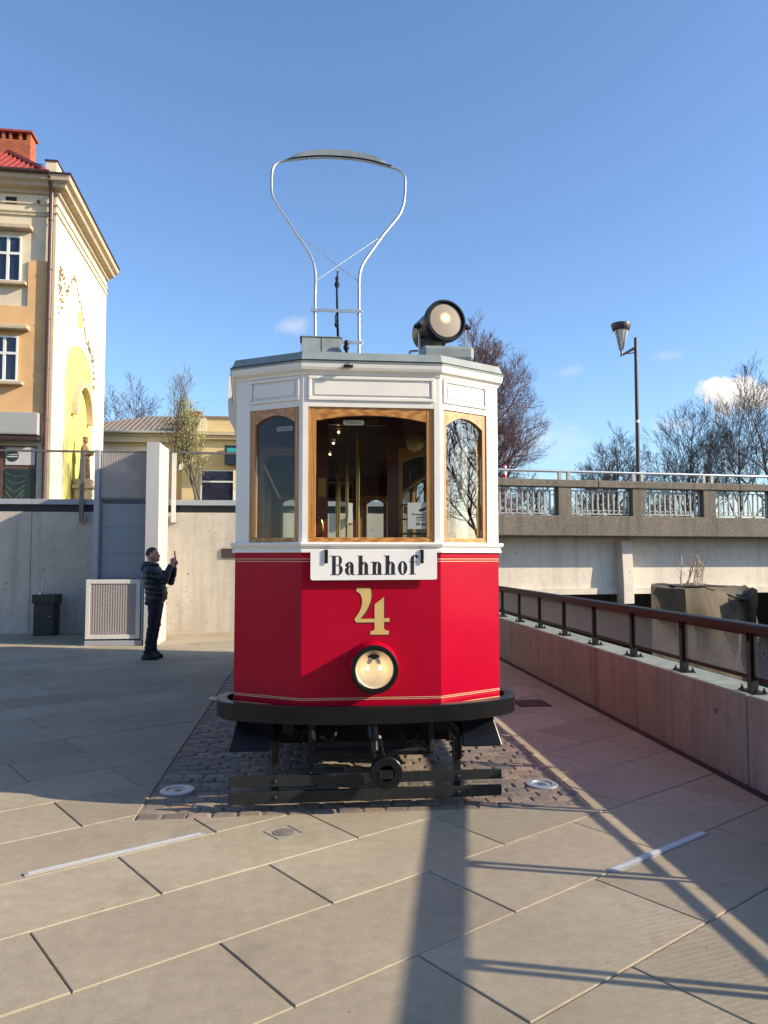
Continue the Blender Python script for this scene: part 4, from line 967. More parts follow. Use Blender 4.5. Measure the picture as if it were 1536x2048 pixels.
MB().tube(catmull([(0.10,6.38,1.78),(0.115,6.345,1.80),(0.12,6.34,1.86),(0.105,6.345,1.92),(0.085,6.38,1.94)],5), 0.011, 8).build('door_handle', 'brass', dr, smooth=True)
for x, y in ((0.384,9.5),(0.422,8.3),(0.469,7.2),(0.40,10.6)): MB().tube([(x,y,0.741),(x,y,2.764)], 0.017, 10).build('grab_pole', 'brass', TR, smooth=True)
for z in (1.80,1.92,2.04): MB().tube([(0.77,6.36,z),(1.23,6.36,z)], 0.008, 8).build('window_bar', 'brass', TR, smooth=True)
for x in (-0.40,1.24): MB().tube([(x,6.6,2.45),(x,11.2,2.45)], 0.014, 8).build('strap_rail', 'brass', TR, smooth=True)
for x0, x1 in ((-0.51,-0.10),(0.95,1.35)):
    MB().box(x0,x1,6.6,11.2,1.10,1.15).build('bench_seat', 'dark_wood', TR); MB().box(x0 if x0 < 0 else x1-0.04,x0+0.04 if x0 < 0 else x1,6.6,11.2,1.16,1.69).build('bench_back', 'dark_wood', TR)
for k, p in enumerate([(0.265,6.70,2.695),(0.236,7.15,2.665),(0.222,7.8,2.648)]):
    lb = MB().lathe([(0.022,0),(0.016,0.05)], (p[0],p[1],p[2]+0.035), n=10).build('lamp_holder', 'brass', TR, smooth=True)
    MB().ball(p, 0.034, 12).build('bulb', 'clear_glass', lb, smooth=True); MB().ball((p[0],p[1],p[2]+0.004), 0.0085, 8).build('filament', 'filament', lb, smooth=True)
ct = MB().lathe([(0.13,0),(0.13,0.25),(0.12,0.30),(0.05,0.32)], (0.62,5.30,0.74+0.62), n=20).build('controller', 'black_matte', TR, smooth=True)
MB().box(0.55,0.69,5.26,5.33,1.685,1.70).build('controller_handle', 'brass', ct)
bg_ = MB().lathe([(0.075,0),(0.078,0.01),(0.06,0.014),(0.0,0.010)], (0.83,5.9,2.50), (0,-1,0), 24).build('gauge', 'brass', TR, smooth=True)
for x0,y0_,x1,y1_ in ((-0.02,5.06,-0.02,5.06),(0.855,5.06,0.855,5.06)): MB().box(x0-0.02,x0+0.02,5.052,5.09,1.70,2.764).build('inner_post', 'oak', TR)
MB().box(1.13,1.215,5.78,5.81,0.75,2.60).build('door_leaf', 'white_paint', TR); MB().tube([(1.275,5.74,0.8),(1.275,5.74,2.6)], 0.010, 8).build('door_rod', 'brass', TR, smooth=True); MB().box(1.02,1.075,5.9,5.94,0.75,2.6).build('door_post', 'oak', TR)
# notices in the windows
def notice(name, x0, x1, y, z0, z1, texts, label, m='paper', ink='ink'):
    o = MB().box(x0,x1,y,y+0.0015,z0,z1).build(name, m, TR, label=label)
    for body, size, dx, dz, bold in texts:
        me = text_mesh(body, size, 0.0002, bold); me.transform(Matrix.Rotation(math.pi/2, 4, 'X'))
        place('lettering', me, ink, o, ((x0+x1)/2+dx, y-0.0006, (z0+z1)/2+dz))
    return o
nb = notice('notice', 0.695, 0.905, 5.33, 1.80, 1.985, [('W tramwaju może', 0.019, 0, 0.010, 0.0004),('przebywać', 0.019, 0, -0.010, 0.0004),('jednocześnie', 0.015, 0, -0.028, 0.0002),('10 osób', 0.030, 0, -0.058, 0.0008)], 'white paper notice with camera symbol')
MB().prism([(0.775,5.3292,1.938),(0.825,5.3292,1.955),(0.832,5.3292,1.938),(0.782,5.3292,1.921)], (0,0.0003,0)).prism([(0.80,5.3293,1.928),(0.808,5.3293,1.928),(0.822,5.3293,1.905),(0.84,5.3293,1.905),(0.84,5.3293,1.912),(0.826,5.3293,1.912)], (0,0.0003,0)).build('camera_symbol', 'ink', nb)
def pill(fn, s, z, w, h, body):
    n = 8; pts = [(s+w/2-h/2+h/2*math.cos(R(-90+180*k/n)), z+h/2*math.sin(R(-90+180*k/n))) for k in range(n+1)]+[(s-w/2+h/2+h/2*math.cos(R(90+180*k/n)), z+h/2*math.sin(R(90+180*k/n))) for k in range(n+1)]
    a, b = Vector(fn(0,-0.033,0)), Vector(fn(0,-0.032,0))
    o = MB().prism([fn(p,-0.0325,q) for p,q in pts], b-a).build('seat_plate', 'etched', TR)
    me = text_mesh(body, h*0.62, 0.0001); rz = math.atan2(fn(1,0,0)[1]-fn(0,0,0)[1], fn(1,0,0)[0]-fn(0,0,0)[0])
    me.transform(Matrix.Rotation(rz,4,'Z') @ Matrix.Rotation(math.pi/2,4,'X')); place('lettering', me, 'ink', o, fn(s,-0.031,z))
pill(F(PL[1],PL[2]), 0.333, 2.490, 0.140, 0.034, '18 Sitzplätze')
pill(F(PL[0],PL[1]), 0.365, 2.455, 0.130, 0.032, '2 Stehplätze')

# ------------------------------------------------------------------ corner house on the upper street (local frame: facade y = 0, side wall x = 0)
HB = thing('corner_house', 'tall cream and peach corner house with red roof and yellow arch on its side', 'house', (-9.12,28.2,2.76), R(3.0))
def hp(mb, name, m, par=None, **k): return mb.build(name, m, par or HB, local=True, **k)
hp(MB().box(-14,-0.001,0.0,8.7,0,12.3), 'wall', 'plaster_cream')
hp(MB().box(-0.02,0.03,-0.004,8.72,0,12.2), 'side_wall', 'plaster_pale')
hp(MB().box(-14,-0.22,-0.08,-0.001,3.9,7.78).box(-0.87,-0.22,-0.08,-0.001,7.78,9.45), 'peach_facing', 'plaster_peach')
hp(MB().box(-14,-0.22,-0.05,-0.001,0,3.88), 'ground_floor_facing', 'plaster_cream')
path = [(-14,0.0),(0.03,0.0),(0.03,8.72)]
hp(MB().sweep([(0.0,11.90),(0.10,11.93),(0.12,12.02),(0.34,12.10),(0.38,12.20),(0.52,12.28),(0.55,12.48),(0.0,12.48)], path, False), 'cornice', 'stone_trim')
hp(MB().sweep([(0.0,12.481),(0.60,12.481),(0.60,12.53),(0.0,12.55)], path, False), 'eave_flashing', 'metal_dark')
for z in (11.55, 11.25): hp(MB().sweep([(0.0,z),(0.05,z),(0.06,z+0.05),(0.0,z+0.07)], path, False), 'string_course', 'plaster_cream')
hp(MB().tube([(-14,-0.62,12.50),(-0.1,-0.62,12.50)], 0.075, 10), 'gutter', 'metal_dark', smooth=True)
hp(MB().box(-0.30,0.08,-0.35,8.7,12.55,13.02), 'gable_parapet', 'plaster_cream')
hp(MB().box(-0.33,0.12,-0.39,8.74,13.021,13.07), 'parapet_cap', 'metal_dark')
def rib_roof(name, m, base, dark):
    pass
rf = hp(MB().add([(-14,-0.55,12.56),(-0.31,-0.55,12.56),(-0.31,8.7,12.56),(-14,8.7,12.56),(-4.2,4.0,16.0),(-14,4.0,16.0)], [(0,1,4,5),(1,2,4),(2,3,5,4),(3,0,5)]), 'roof', 'roof_red')
for k in range(44):       # standing tile ribs on the street slope
    x = -0.75-0.24*k; t = min(1.0, (abs(x)-0.31)/3.9)
    hp(MB().tube([(x,-0.56,12.575),(x,-0.55+4.55*t,12.575+3.44*t)], 0.055, 4), 'tile_rib', 'roof_red', rf)
hp(MB().tube([(-0.31,-0.55,12.6),(-4.2,4.0,16.05)], 0.10, 6), 'hip_tile', 'roof_red', rf, smooth=True)
ch = hp(MB().box(-2.75,-1.42,1.6,2.3,13.0,14.75), 'chimney', 'chimney_brick', rf)
ch2 = hp(MB().box(-2.83,-1.34,1.52,2.38,15.03,15.11), 'chimney_cap', 'roof_red', rf)
hp(MB().box(-2.75,-2.62,1.6,2.3,14.751,15.029).box(-2.46,-2.34,1.6,2.3,14.751,15.029).box(-2.20,-2.10,1.6,2.3,14.751,15.029).box(-1.84,-1.74,1.6,2.3,14.751,15.029).box(-1.56,-1.42,1.6,2.3,14.751,15.029).box(-2.62,-1.56,1.85,2.05,14.751,15.029), 'flue_piers', 'chimney_brick', rf)
hp(MB().tube([(-0.62,-0.45,12.6),(-0.62,-0.2,13.0)], 0.02, 5).tube([(-0.9,-0.45,12.85),(-0.35,-0.45,12.82)], 0.015, 5).tube([(-0.9,-0.35,12.72),(-0.35,-0.35,12.70)], 0.015, 5), 'snow_guard', 'metal_dark', rf)
pipe = hp(MB().tube([(-0.12,-0.52,12.42),(-0.12,-0.18,12.0),(-0.12,-0.16,11.8),(-0.12,-0.16,0.0)], 0.085, 12), 'downpipe', 'pipe_brown', smooth=True)
for z in (1.9,3.7,5.5,7.3,9.1,10.9): hp(MB().lathe([(0.10,0),(0.10,0.05)], (-0.12,-0.16,z), n=12), 'pipe_collar', 'pipe_brown', pipe)
def house_window(x0, x1, z0, z1, y=-0.02, cross=0.62):
    w = hp(MB().box(x0,x1,y+0.06,y+0.065,z0,z1), 'window', 'dark_glass'); fr = MB(); t = 0.055
    fr.box(x0,x0+t,y,y+0.059,z0,z1).box(x1-t,x1,y,y+0.059,z0,z1).box(x0+t,x1-t,y,y+0.059,z0,z0+t).box(x0+t,x1-t,y,y+0.059,z1-t,z1)
    xm = (x0+x1)/2; zc = z0+(z1-z0)*cross; fr.box(xm-0.045,xm+0.045,y,y+0.059,z0+t,zc-0.045).box(xm-0.045,xm+0.045,y,y+0.059,zc+0.045,z1-t).box(x0+t,x1-t,y,y+0.059,zc-0.045,zc+0.045)
    hp(fr, 'window_frame', 'window_white', w); return w
for x0, x1 in ((-2.02,-1.13),(-4.6,-3.71),(-7.2,-6.31)):
    for z0, z1, yf in ((8.66,10.32,-0.075),(5.05,6.67,-0.155)):
        w = house_window(x0, x1, z0, z1, yf)
        hp(MB().box(x0-0.12,x1+0.22,yf-0.18,yf+0.07,z0-0.14,z0-0.02), 'sill', 'stone_trim', w, bevel=0.02)
        hp(MB().box(x0-0.25,x1+0.38,yf-0.26,yf+0.07,z1+0.20,z1+0.36), 'window_hood', 'stone_trim', w, bevel=0.03)
    hp(MB().box(x0+0.3,x1-0.22,-0.012,0.0,11.52,11.78), 'attic_vent', 'channel_dark')
hp(MB().box(-0.62,-0.54,-0.16,-0.01,11.58,11.66), 'roof_camera', 'channel_dark')
hp(MB().sweep([(0.0,11.12),(0.05,11.12),(0.05,11.19),(0.0,11.19)], [(-14,0.0),(-0.24,0.0)], False), 'string_course', 'stone_trim')
# shop on the ground floor
sg = hp(MB().box(-8,-0.32,-0.42,-0.05,3.13,3.92), 'sign_box', 'sign_grey', bevel=0.02)
hp(MB().box(-8,-0.36,-0.428,-0.422,3.17,3.88), 'sign_face', 'sign_grey', sg)
hp(MB().box(-8,-0.30,-0.55,-0.051,2.96,3.06), 'awning_box', 'metal_dark'); hp(MB().tube([(-8,-0.57,2.92),(-0.22,-0.57,2.92)], 0.03, 6), 'awning_roller', 'metal_dark')
shop = hp(MB().box(-4.0,-0.42,-0.05,-0.045,0.0,2.78), 'shop_front', 'shop_brown')
for x0, x1 in ((-2.75,-1.62),(-1.45,-0.48)):
    hp(MB().box(x0,x1,-0.075,-0.052,0.05,1.95), 'shop_window', 'shop_dark', shop)
hp(MB().box(-2.75,-1.62,-0.075,-0.052,2.10,2.72), 'red_fascia', 'shop_red', shop)
hp(MB().box(-1.45,-0.48,-0.075,-0.052,2.10,2.72), 'poster', 'shop_poster', shop)
hp(MB().lathe([(0.21,0),(0.21,0.01),(0.15,0.012)], (-1.22,-0.076,2.42), (0,-1,0), 20), 'round_emblem', 'shop_dark', shop)
hp(MB().box(-1.40,-1.05,-0.092,-0.089,2.37,2.41).box(-1.38,-1.05,-0.092,-0.089,2.45,2.48), 'emblem_bars', 'shop_poster', shop)
hp(MB().prism([(-1.85,-0.08,2.28),(-1.70,-0.08,2.28),(-1.66,-0.08,2.52),(-1.70,-0.08,2.52),(-1.73,-0.08,2.31),(-1.85,-0.08,2.31)], (0,0.002,0)), 'cart_mark', 'shop_poster', shop)
hp(MB().prism([(-2.75,-0.08,1.78),(-1.66,-0.08,1.72),(-1.68,-0.08,1.15),(-2.1,-0.08,1.35),(-2.75,-0.08,1.2)], (0,0.003,0)), 'pink_picture', 'shop_pink', shop)
hp(MB().prism([(-2.1,-0.082,0.3),(-1.66,-0.082,0.3),(-1.66,-0.082,1.05),(-1.9,-0.082,0.8)], (0,0.003,0)), 'cloth_picture', 'shop_cloth', shop)
for k in range(7): hp(MB().tube(catmull([(-1.44,-0.08,1.85-0.22*k),(-1.15,-0.085,1.7-0.24*k-0.03*k),(-0.75-0.02*k,-0.08,1.72-0.16*k)],5), 0.006, 4), 'curtain_fold', 'shop_cloth', shop)
# arch, garlands and medallion on the side wall
def arch_poly(y0, y1, spring, crown, n=24):
    c, a = (y0+y1)/2, (y1-y0)/2
    return [(y0,0.0)]+[(c-a*math.cos(math.pi*k/n), spring+(crown-spring)*math.sin(math.pi*k/n)**0.9) for k in range(n+1)]+[(y1,0.0)]
hp(MB().prism([(0.031,y,z) for y,z in arch_poly(1.7,6.0,5.9,7.35)], (0.02,0,0)), 'yellow_arch', 'plaster_yellow')
mb = MB(); o_, i_ = arch_poly(1.62,6.08,5.9,7.43), arch_poly(1.70,6.0,5.9,7.35)
for k in range(len(o_)-1): mb.add([(0.0305,*o_[k]),(0.0305,*o_[k+1]),(0.0305,*i_[k+1]),(0.0305,*i_[k]),(0.075,*o_[k]),(0.075,*o_[k+1]),(0.075,*i_[k+1]),(0.075,*i_[k])], [(4,5,6,7),(0,4,7,3),(0,1,5,4),(3,7,6,2)])
hp(mb, 'arch_band', 'plaster_cream')
mb = MB(); n = 20
for k in range(n):
    q = []
    for t in (k,k+1):
        a = math.pi*t/n
        for r_ in (1.20,1.42): q.append((4.0-r_*math.cos(a), 4.45+1.1*r_*math.sin(a)))
    (p0,p1,p2,p3) = q
    for x0, x1 in ((0.052,0.30),): mb.add([(x0,*p0),(x0,*p1),(x0,*p3),(x0,*p2),(x1,*p0),(x1,*p1),(x1,*p3),(x1,*p2)], [(4,5,6,7),(0,1,5,4),(3,2,6,7),(0,3,7,4),(1,2,6,5)])
hp(mb, 'hood_mould', 'stone_trim')
hp(MB().lathe([(0.36,0),(0.34,0.03),(0.05,0.05)], (0.031,3.75,8.55), (1,0,0), 20), 'medallion', 'plaster_yellow')
random.seed(3); mb = MB()
def garland(pts, n, w, r0):
    c = catmull(pts, 8)
    for k in range(n):
        p = c[int(k/n*(len(c)-1))]; mb.ball((0.04,p[0]+random.uniform(-w,w),p[1]+random.uniform(-w,w)), random.uniform(0.4,1)*r0, 6, (0.7,1,1))
garland([(1.9,9.2),(1.6,8.9),(1.0,9.3),(0.6,9.5)], 26, 0.10, 0.06); garland([(0.6,9.5),(0.7,8.8),(1.1,8.2)], 40, 0.22, 0.06); garland([(0.55,9.3),(0.55,7.7)], 18, 0.05, 0.05)
garland([(1.9,9.2),(2.4,9.7),(2.8,9.9),(3.4,9.4)], 26, 0.07, 0.06); garland([(3.4,9.4),(4.3,8.7),(4.7,8.1),(5.2,7.8)], 36, 0.07, 0.06); garland([(5.2,7.9),(5.9,7.6),(6.3,7.0),(6.4,6.2)], 50, 0.20, 0.07)
hp(mb, 'garland', 'relief', fix=False, kind='stuff')
# statue before the arch
st = thing('statue', 'weathered brown stone statue on a pedestal before the yellow arch', 'statue', (-8.80,31.3,2.76))
sx, sy = -8.80, 31.3
MB().box(sx-0.28,sx+0.28,sy-0.28,sy+0.28,2.76,4.30).box(sx-0.36,sx+0.36,sy-0.36,sy+0.36,4.301,4.46).box(sx-0.30,sx+0.30,sy-0.30,sy+0.30,4.461,4.70).build('pedestal', 'pedestal_stone', st, bevel=0.03)
def loft(mb, rings, n=16):
    o = len(mb.v)
    for c, rx, ry in rings: mb.v += [(c[0]+rx*math.cos(2*math.pi*k/n), c[1]+ry*math.sin(2*math.pi*k/n), c[2]) for k in range(n)]
    m = len(rings)
    for i in range(m-1): mb.f += [(o+i*n+k,o+i*n+(k+1)%n,o+(i+1)*n+(k+1)%n,o+(i+1)*n+k) for k in range(n)]
    mb.f += [tuple(o+k for k in range(n-1,-1,-1)), tuple(o+(m-1)*n+k for k in range(n))]
def remesh(mb, voxel, smooth=3):
    me = mb.mesh('tmp'); o = bpy.data.objects.new('tmp', me); C.objects.link(o)
    r_ = o.modifiers.new('r', 'REMESH'); r_.mode = 'VOXEL'; r_.voxel_size = voxel; r_.use_smooth_shade = True
    s_ = o.modifiers.new('s', 'SMOOTH'); s_.iterations = smooth; s_.factor = 0.5
    bpy.context.view_layer.update()
    out = bpy.data.meshes.new_from_object(o.evaluated_get(bpy.context.evaluated_depsgraph_get()))
    bpy.data.objects.remove(o); out.materials.clear()
    out.polygons.foreach_set('use_smooth', [True]*len(out.polygons)); return out
mb = MB(); z = 4.70
loft(mb, [((sx,sy,z),0.22,0.24),((sx,sy,z+0.3),0.18,0.19),((sx+0.02,sy,z+0.75),0.19,0.18),((sx+0.03,sy,z+0.95),0.15,0.19),((sx,sy,z+1.2),0.15,0.24),((sx,sy,z+1.32),0.10,0.15),((sx,sy,z+1.38),0.06,0.06),((sx+0.02,sy,z+1.44),0.065,0.065)])
mb.ball((sx+0.03,sy,z+1.52), 0.115, 12, (0.95,0.85,1.15)); mb.lathe([(0.10,0),(0.12,0.05),(0.05,0.10)], (sx+0.02,sy,z+1.60), n=10)
mb.tube([(sx,sy-0.22,z+1.2),(sx+0.10,sy-0.28,z+0.95),(sx+0.26,sy-0.18,z+1.0)], [0.075,0.07,0.05], 8); mb.tube([(sx,sy+0.22,z+1.2),(sx+0.10,sy+0.27,z+0.95),(sx+0.26,sy+0.10,z+1.02)], [0.075,0.07,0.05], 8)
mb.ball((sx+0.30,sy-0.05,z+1.0), 0.09, 10)
for k in range(7):
    a = -1.2+k*0.42; mb.tube([(sx+0.20*math.cos(a),sy+0.22*math.sin(a),z+0.0),(sx+0.18*math.cos(a),sy+0.18*math.sin(a),z+0.5),(sx+0.16*math.cos(a+0.4),sy+0.16*math.sin(a+0.4),z+0.95)], [0.045,0.035,0.02], 6)
place('figure', remesh(mb, 0.02, 2), 'statue_stone', st)

# ------------------------------------------------------------------ low buff house farther along the street
YB = thing('low_house', 'low buff house with grey tiled roof behind the young trees', 'house', (-6.0,40.5,2.76))
MB().box(-13,-6.3,40.0,46,2.761,7.45).build('wall', 'plaster_buff', YB)
MB().box(-6.3,3.0,39.3,46,2.761,7.90).build('front_wall', 'plaster_buff', YB)
MB().box(-13,-6.301,39.85,40.0,7.0,7.2).box(-13,-6.301,39.75,40.0,7.45,7.75).box(-13,-6.301,39.6,40.0,7.751,7.93).build('cornice', 'plaster_cream', YB)
MB().box(-6.45,3.0,39.05,39.299,7.55,7.75).box(-6.5,3.0,38.95,39.299,7.751,7.93).build('cornice', 'stone_trim', YB)
MB().box(-6.3,3.0,39.3,39.7,7.931,8.66).build('attic_wall', 'plaster_buff', YB)
MB().box(-6.36,3.05,39.22,39.75,8.661,8.75).build('attic_coping', 'tile_grey', YB)
MB().box(-6.33,-5.1,39.22,39.299,7.94,8.64).build('attic_panel', 'plaster_cream', YB)
yr = MB().add([(-13,39.4,7.93),(-6.31,39.4,7.93),(-6.31,43.2,9.4),(-8.6,43.2,9.4),(-13,46,7.93)], [(0,1,2,3),(0,3,4)]).build('roof', 'tile_grey', YB)
for k in range(26):
    x = -6.4-0.25*k; t = 1.0 if x > -8.6 else max(0.0, (x+13)/4.4)
    MB().tube([(x,39.4,7.95),(x,39.4+3.8*t,7.95+1.47*t)], 0.05, 4).build('tile_rib', 'tile_grey', yr)
MB().tube([(-13,39.38,7.92),(-6.35,39.38,7.92)], 0.07, 8).build('gutter', 'galvanised', yr, smooth=True)
cy = MB().box(-6.15,-5.60,40.6,41.0,8.3,9.15).build('chimney', 'chimney_brick', yr); MB().box(-6.2,-5.55,40.55,41.05,9.151,9.22).build('chimney_cap', 'roof_red', cy)
def plain_window(x0, x1, z0, z1, y):
    w = MB().box(x0,x1,y+0.02,y+0.03,z0,z1).build('window', 'dark_glass', YB); t = 0.06; zc = z0+(z1-z0)*0.66
    MB().box(x0-t,x0,y-0.03,y+0.03,z0,z1).box(x1,x1+t,y-0.03,y+0.03,z0,z1).box(x0-t,x1+t,y-0.03,y+0.03,z1,z1+t).box(x0-t,x1+t,y-0.05,y+0.03,z0-t,z0).box(x0,x1,y-0.02,y+0.019,zc-0.04,zc+0.04).build('window_frame', 'window_white', w)
for x in (-5.3,-2.6,0.1): plain_window(x, x+1.55, 4.40, 5.95, 39.25)
plain_window(-8.9,-7.7,3.9,5.6,39.95)
sgn = MB().box(-4.13,-3.2,38.6,39.2,6.25,7.18).build('hanging_sign', 'sign_dark', YB); MB().box(-4.02,-3.3,38.592,38.599,6.85,7.05).build('sign_panel', 'sign_teal', sgn)
MB().box(-6.42,-6.28,39.15,39.299,6.0,6.35).build('wall_lamp', 'window_white', YB)
MB().box(-3.70,-3.25,38.75,38.79,3.6,4.9).build('notice_board', 'paper', YB)

# ------------------------------------------------------------------ trees
def grow(seed, base, height, r0, fork=0.3, spread=38, kids=(7,6,6,5), ratio=(0.62,0.55,0.5,0.45), upward=0.25, wob=0.12, twig=0.006, crown_from=0.25, cone=False):
    rnd = random.Random(seed); tr = MB(); cr = MB(); tips = []
    def branch(p, d, L, r, lev):
        n = 6 if lev == 0 else (4 if lev < 3 else 3); pts = [Vector(p)]; rad = [r]; dd = Vector(d).normalized()
        for i in range(n):
            dd = (dd+Vector((rnd.gauss(0,wob),rnd.gauss(0,wob),rnd.gauss(0,wob)+upward*(0.25 if lev else 0.1)))).normalized()
            pts.append(pts[-1]+dd*(L/n)); t = (i+1)/n
            rad.append(max(twig*0.6, r*(1-t*(0.72 if lev < 3 else 0.8))))
        (tr if lev < 2 else cr).tube(pts, rad, 8 if lev == 0 else (5 if lev == 1 else (4 if lev == 2 else 3)), cap=False)
        if lev >= len(kids): tips.append(pts[-1]); tips.append(pts[-2]); return
        k = kids[lev]; k = max(2, int(round(k*rnd.uniform(0.8,1.2))))
        start = fork if lev == 0 else crown_from
        for c in range(k):
            t = start+(1-start)*(c+rnd.random()*0.8)/k; t = min(t,0.98); f = t*n; i = int(f); fr = f-i
            q = pts[i].lerp(pts[i+1], fr); tang = (pts[i+1]-pts[i]).normalized()
            az = rnd.uniform(0,2*math.pi) if lev else c*2.4+rnd.uniform(-.5,.5)
            o1 = tang.orthogonal().normalized(); o2 = tang.cross(o1); a = R(spread*rnd.uniform(0.65,1.3))
            nd = tang*math.cos(a)+(o1*math.cos(az)+o2*math.sin(az))*math.sin(a)
            rl = ratio[lev]*rnd.uniform(0.75,1.15)*((1.15-0.45*t if not cone else 1.5-1.05*t) if lev == 0 else 1.0)
            branch(q, nd, L*rl, max(twig, rad[i]*0.55 if lev else rad[i]*0.5), lev+1)
        if lev < len(kids)-0: branch(pts[-1], dd, L*ratio[lev]*0.6, rad[-1], lev+1)
    branch(base, (rnd.uniform(-.05,.05),rnd.uniform(-.05,.05),1), height, r0, 0)
    return tr, cr, tips
def tree(name, label, base, group, bark_, twig_, **k):
    t = thing(name, label, 'tree', base, 0, group); tr, cr, tips = grow(base=base, **k)
    tr.build('trunk', bark_, t, smooth=True, fix=False); cr.build('crown', twig_, t, fix=False); return t, tips
tree('bare_tree', 'big bare tree with dense reddish twigs rising behind the tram', (9.0,39.5,1.2), None, 'bark_red', 'twig_red', seed=5, height=9.6, r0=0.24, fork=0.10, spread=46, kids=(26,12,8,5), ratio=(0.40,0.45,0.48,0.5), upward=0.38, wob=0.08, twig=0.009, cone=True)
tree('bare_tree', 'bare tree leaning out beside the bridge behind the tram roof loops', (5.9,44.0,1.0), None, 'bark_red', 'twig_red', seed=8, height=8.5, r0=0.16, fork=0.25, spread=42, kids=(10,7,6,4), ratio=(0.52,0.5,0.5,0.5), upward=0.4, twig=0.011)
far_t = [(23.6,64,7.0,'lowest bare tree of the far row, left of the lamp post'),(27.2,66,8.3,'bare tree directly right of the lamp post in the far row'),(30.4,63,9.0,'spreading bare tree in the middle of the far row'),(33.6,66,10.4,'bare tree below the white cloud in the far row'),(36.6,62,13.2,'tallest bare tree near the right edge of the picture'),(40.5,62,14.0,'bare tree cut by the right edge of the picture'),(20.6,68,5.4,'small bare tree at the left end of the far row')]
for k, (x, y, h, lab) in enumerate(far_t):
    tree('bare_tree', lab, (x,y,1.9), 'bare trees beyond the river', 'bark', 'twig_dark', seed=20+k, height=h*0.86, r0=0.20, fork=0.16, spread=40, kids=(12,7,6,4), ratio=(0.58,0.52,0.5,0.45), upward=0.42, twig=0.014)
for k, (x, y, h, lab) in enumerate([(13.5,52,5.2,'bushy bare shrub seen through the railing right of the striped pole'),(17.5,55,4.6,'bushy bare shrub seen through the railing beside the first bridge post'),(21.5,56,5.0,'bushy bare shrub seen through the railing below the lamp post'),(25.5,57,5.0,'bushy bare shrub seen through the railing right of the lamp'),(29.5,57,5.4,'bushy bare shrub seen through the last railing bay')]):
    tree('bare_shrub', lab, (x,y,0.6), 'bare shrubs behind the bridge', 'bark', 'twig_dark', seed=50+k, height=h*0.8, r0=0.09, fork=0.04, spread=48, kids=(14,7,5,3), ratio=(0.62,0.55,0.5,0.45), upward=0.35, twig=0.014)
tree('bare_tree', 'bare tree between the corner house and the low house roof', (-13.6,62,2.6), None, 'bark', 'twig_dark', seed=71, height=8.8, r0=0.20, fork=0.25, spread=42, kids=(11,7,6,4), ratio=(0.58,0.52,0.5,0.45), upward=0.35, twig=0.013)
for k, (x, y, h, lab) in enumerate([(-4.98,30,5.0,'taller young tree with sparse buds left of the other saplings'),(-4.25,30.4,4.2,'thin young tree with yellow green buds beside the window'),(-3.80,29.7,4.0,'rightmost young tree with yellow green leaves before the low house')]):
    t, tips = tree('young_tree', lab, (x,y,2.76), 'young trees on the upper street', 'bark', 'twig_grey', seed=80+k, height=h*0.95, r0=0.045, fork=0.34, spread=30, kids=(15,6,4), ratio=(0.33,0.5,0.5), upward=0.7, wob=0.08, twig=0.006)
    rnd = random.Random(90+k); lv = MB(); m = 1500 if k else 260
    for q in range(m):
        p = Vector(rnd.choice(tips))+Vector((rnd.gauss(0,.10),rnd.gauss(0,.10),rnd.gauss(0,.12))); s = rnd.uniform(0.026,0.05)
        a = Vector((rnd.gauss(0,1),rnd.gauss(0,1),rnd.gauss(0,1))).normalized(); b = a.orthogonal().normalized()
        lv.add([p-a*s,p+b*s*0.5,p+a*s,p-b*s*0.5], [(0,1,2,3)])
    lv.build('leaves', 'bud_green', t, kind='stuff', fix=False)
sh_ = thing('river_shrub', 'thin bare shrub growing on the broken block in the river', 'shrub', (7.45,14.5,1.05))
mb = MB()
rs = random.Random(12)
for q in range(8):
    p = Vector((7.45+rs.uniform(-.3,.3),14.5+rs.uniform(-.1,.1),1.05)); d = Vector((rs.uniform(-.75,.8),rs.uniform(-.4,.4),1)).normalized()
    L = rs.uniform(0.45,0.85); pts = [p]
    for i in range(5): d = (d+Vector((rs.gauss(0,.16),rs.gauss(0,.16),0.05))).normalized(); pts.append(pts[-1]+d*L/5)
    mb.tube(pts, [0.016,0.014,0.012,0.010,0.008,0.005], 4, cap=False)
    for i in (1,2,3,3,4,4):
        dd = (d+Vector((rs.gauss(0,.7),rs.gauss(0,.5),rs.uniform(-.2,.4)))).normalized(); e0 = pts[i]; l2 = rs.uniform(.12,.28)
        mb.tube([e0,e0+dd*l2*0.5,e0+(dd+Vector((0,0,.25))).normalized()*l2], [0.008,0.006,0.004], 3, cap=False)
mb.build('stems', 'stone_trim', sh_, fix=False)

# ------------------------------------------------------------------ out of view: a house added to darken the tram glass, and mirrored trees
oh = thing('added_house', 'grey brown house added out of view to darken the tram window reflections', 'house', (-8,-24,0))
MB().box(-26,6,-34,-24,-0.04,9.5).build('wall', 'plaster_buff', oh)
MB().add([(-26.5,-23.5,9.5),(6.5,-23.5,9.5),(6.5,-34.5,9.5),(-26.5,-34.5,9.5),(-22,-29,13),(2,-29,13)], [(0,1,5,4),(1,2,5),(2,3,4,5),(3,0,4)]).build('roof', 'roof_red', oh)
wm = MB().box(-0.55,0.55,-0.04,0.04,0,1.7).mesh('window'); wm.materials.append(M['dark_glass'])
for i in range(10):
    for z in (1.2,4.2,7.0): place('window', wm, 'dark_glass', oh, (-24.2+i*3.1,-23.98,z))
tree('bare_tree', 'bare tree across the square, mirrored in the middle tram window', (-2.5,-16,0), None, 'bark', 'twig_dark', seed=32, height=8.5, r0=0.2, fork=0.25, spread=42, kids=(9,6,5,4), ratio=(0.58,0.52,0.5,0.45), upward=0.35, twig=0.014)
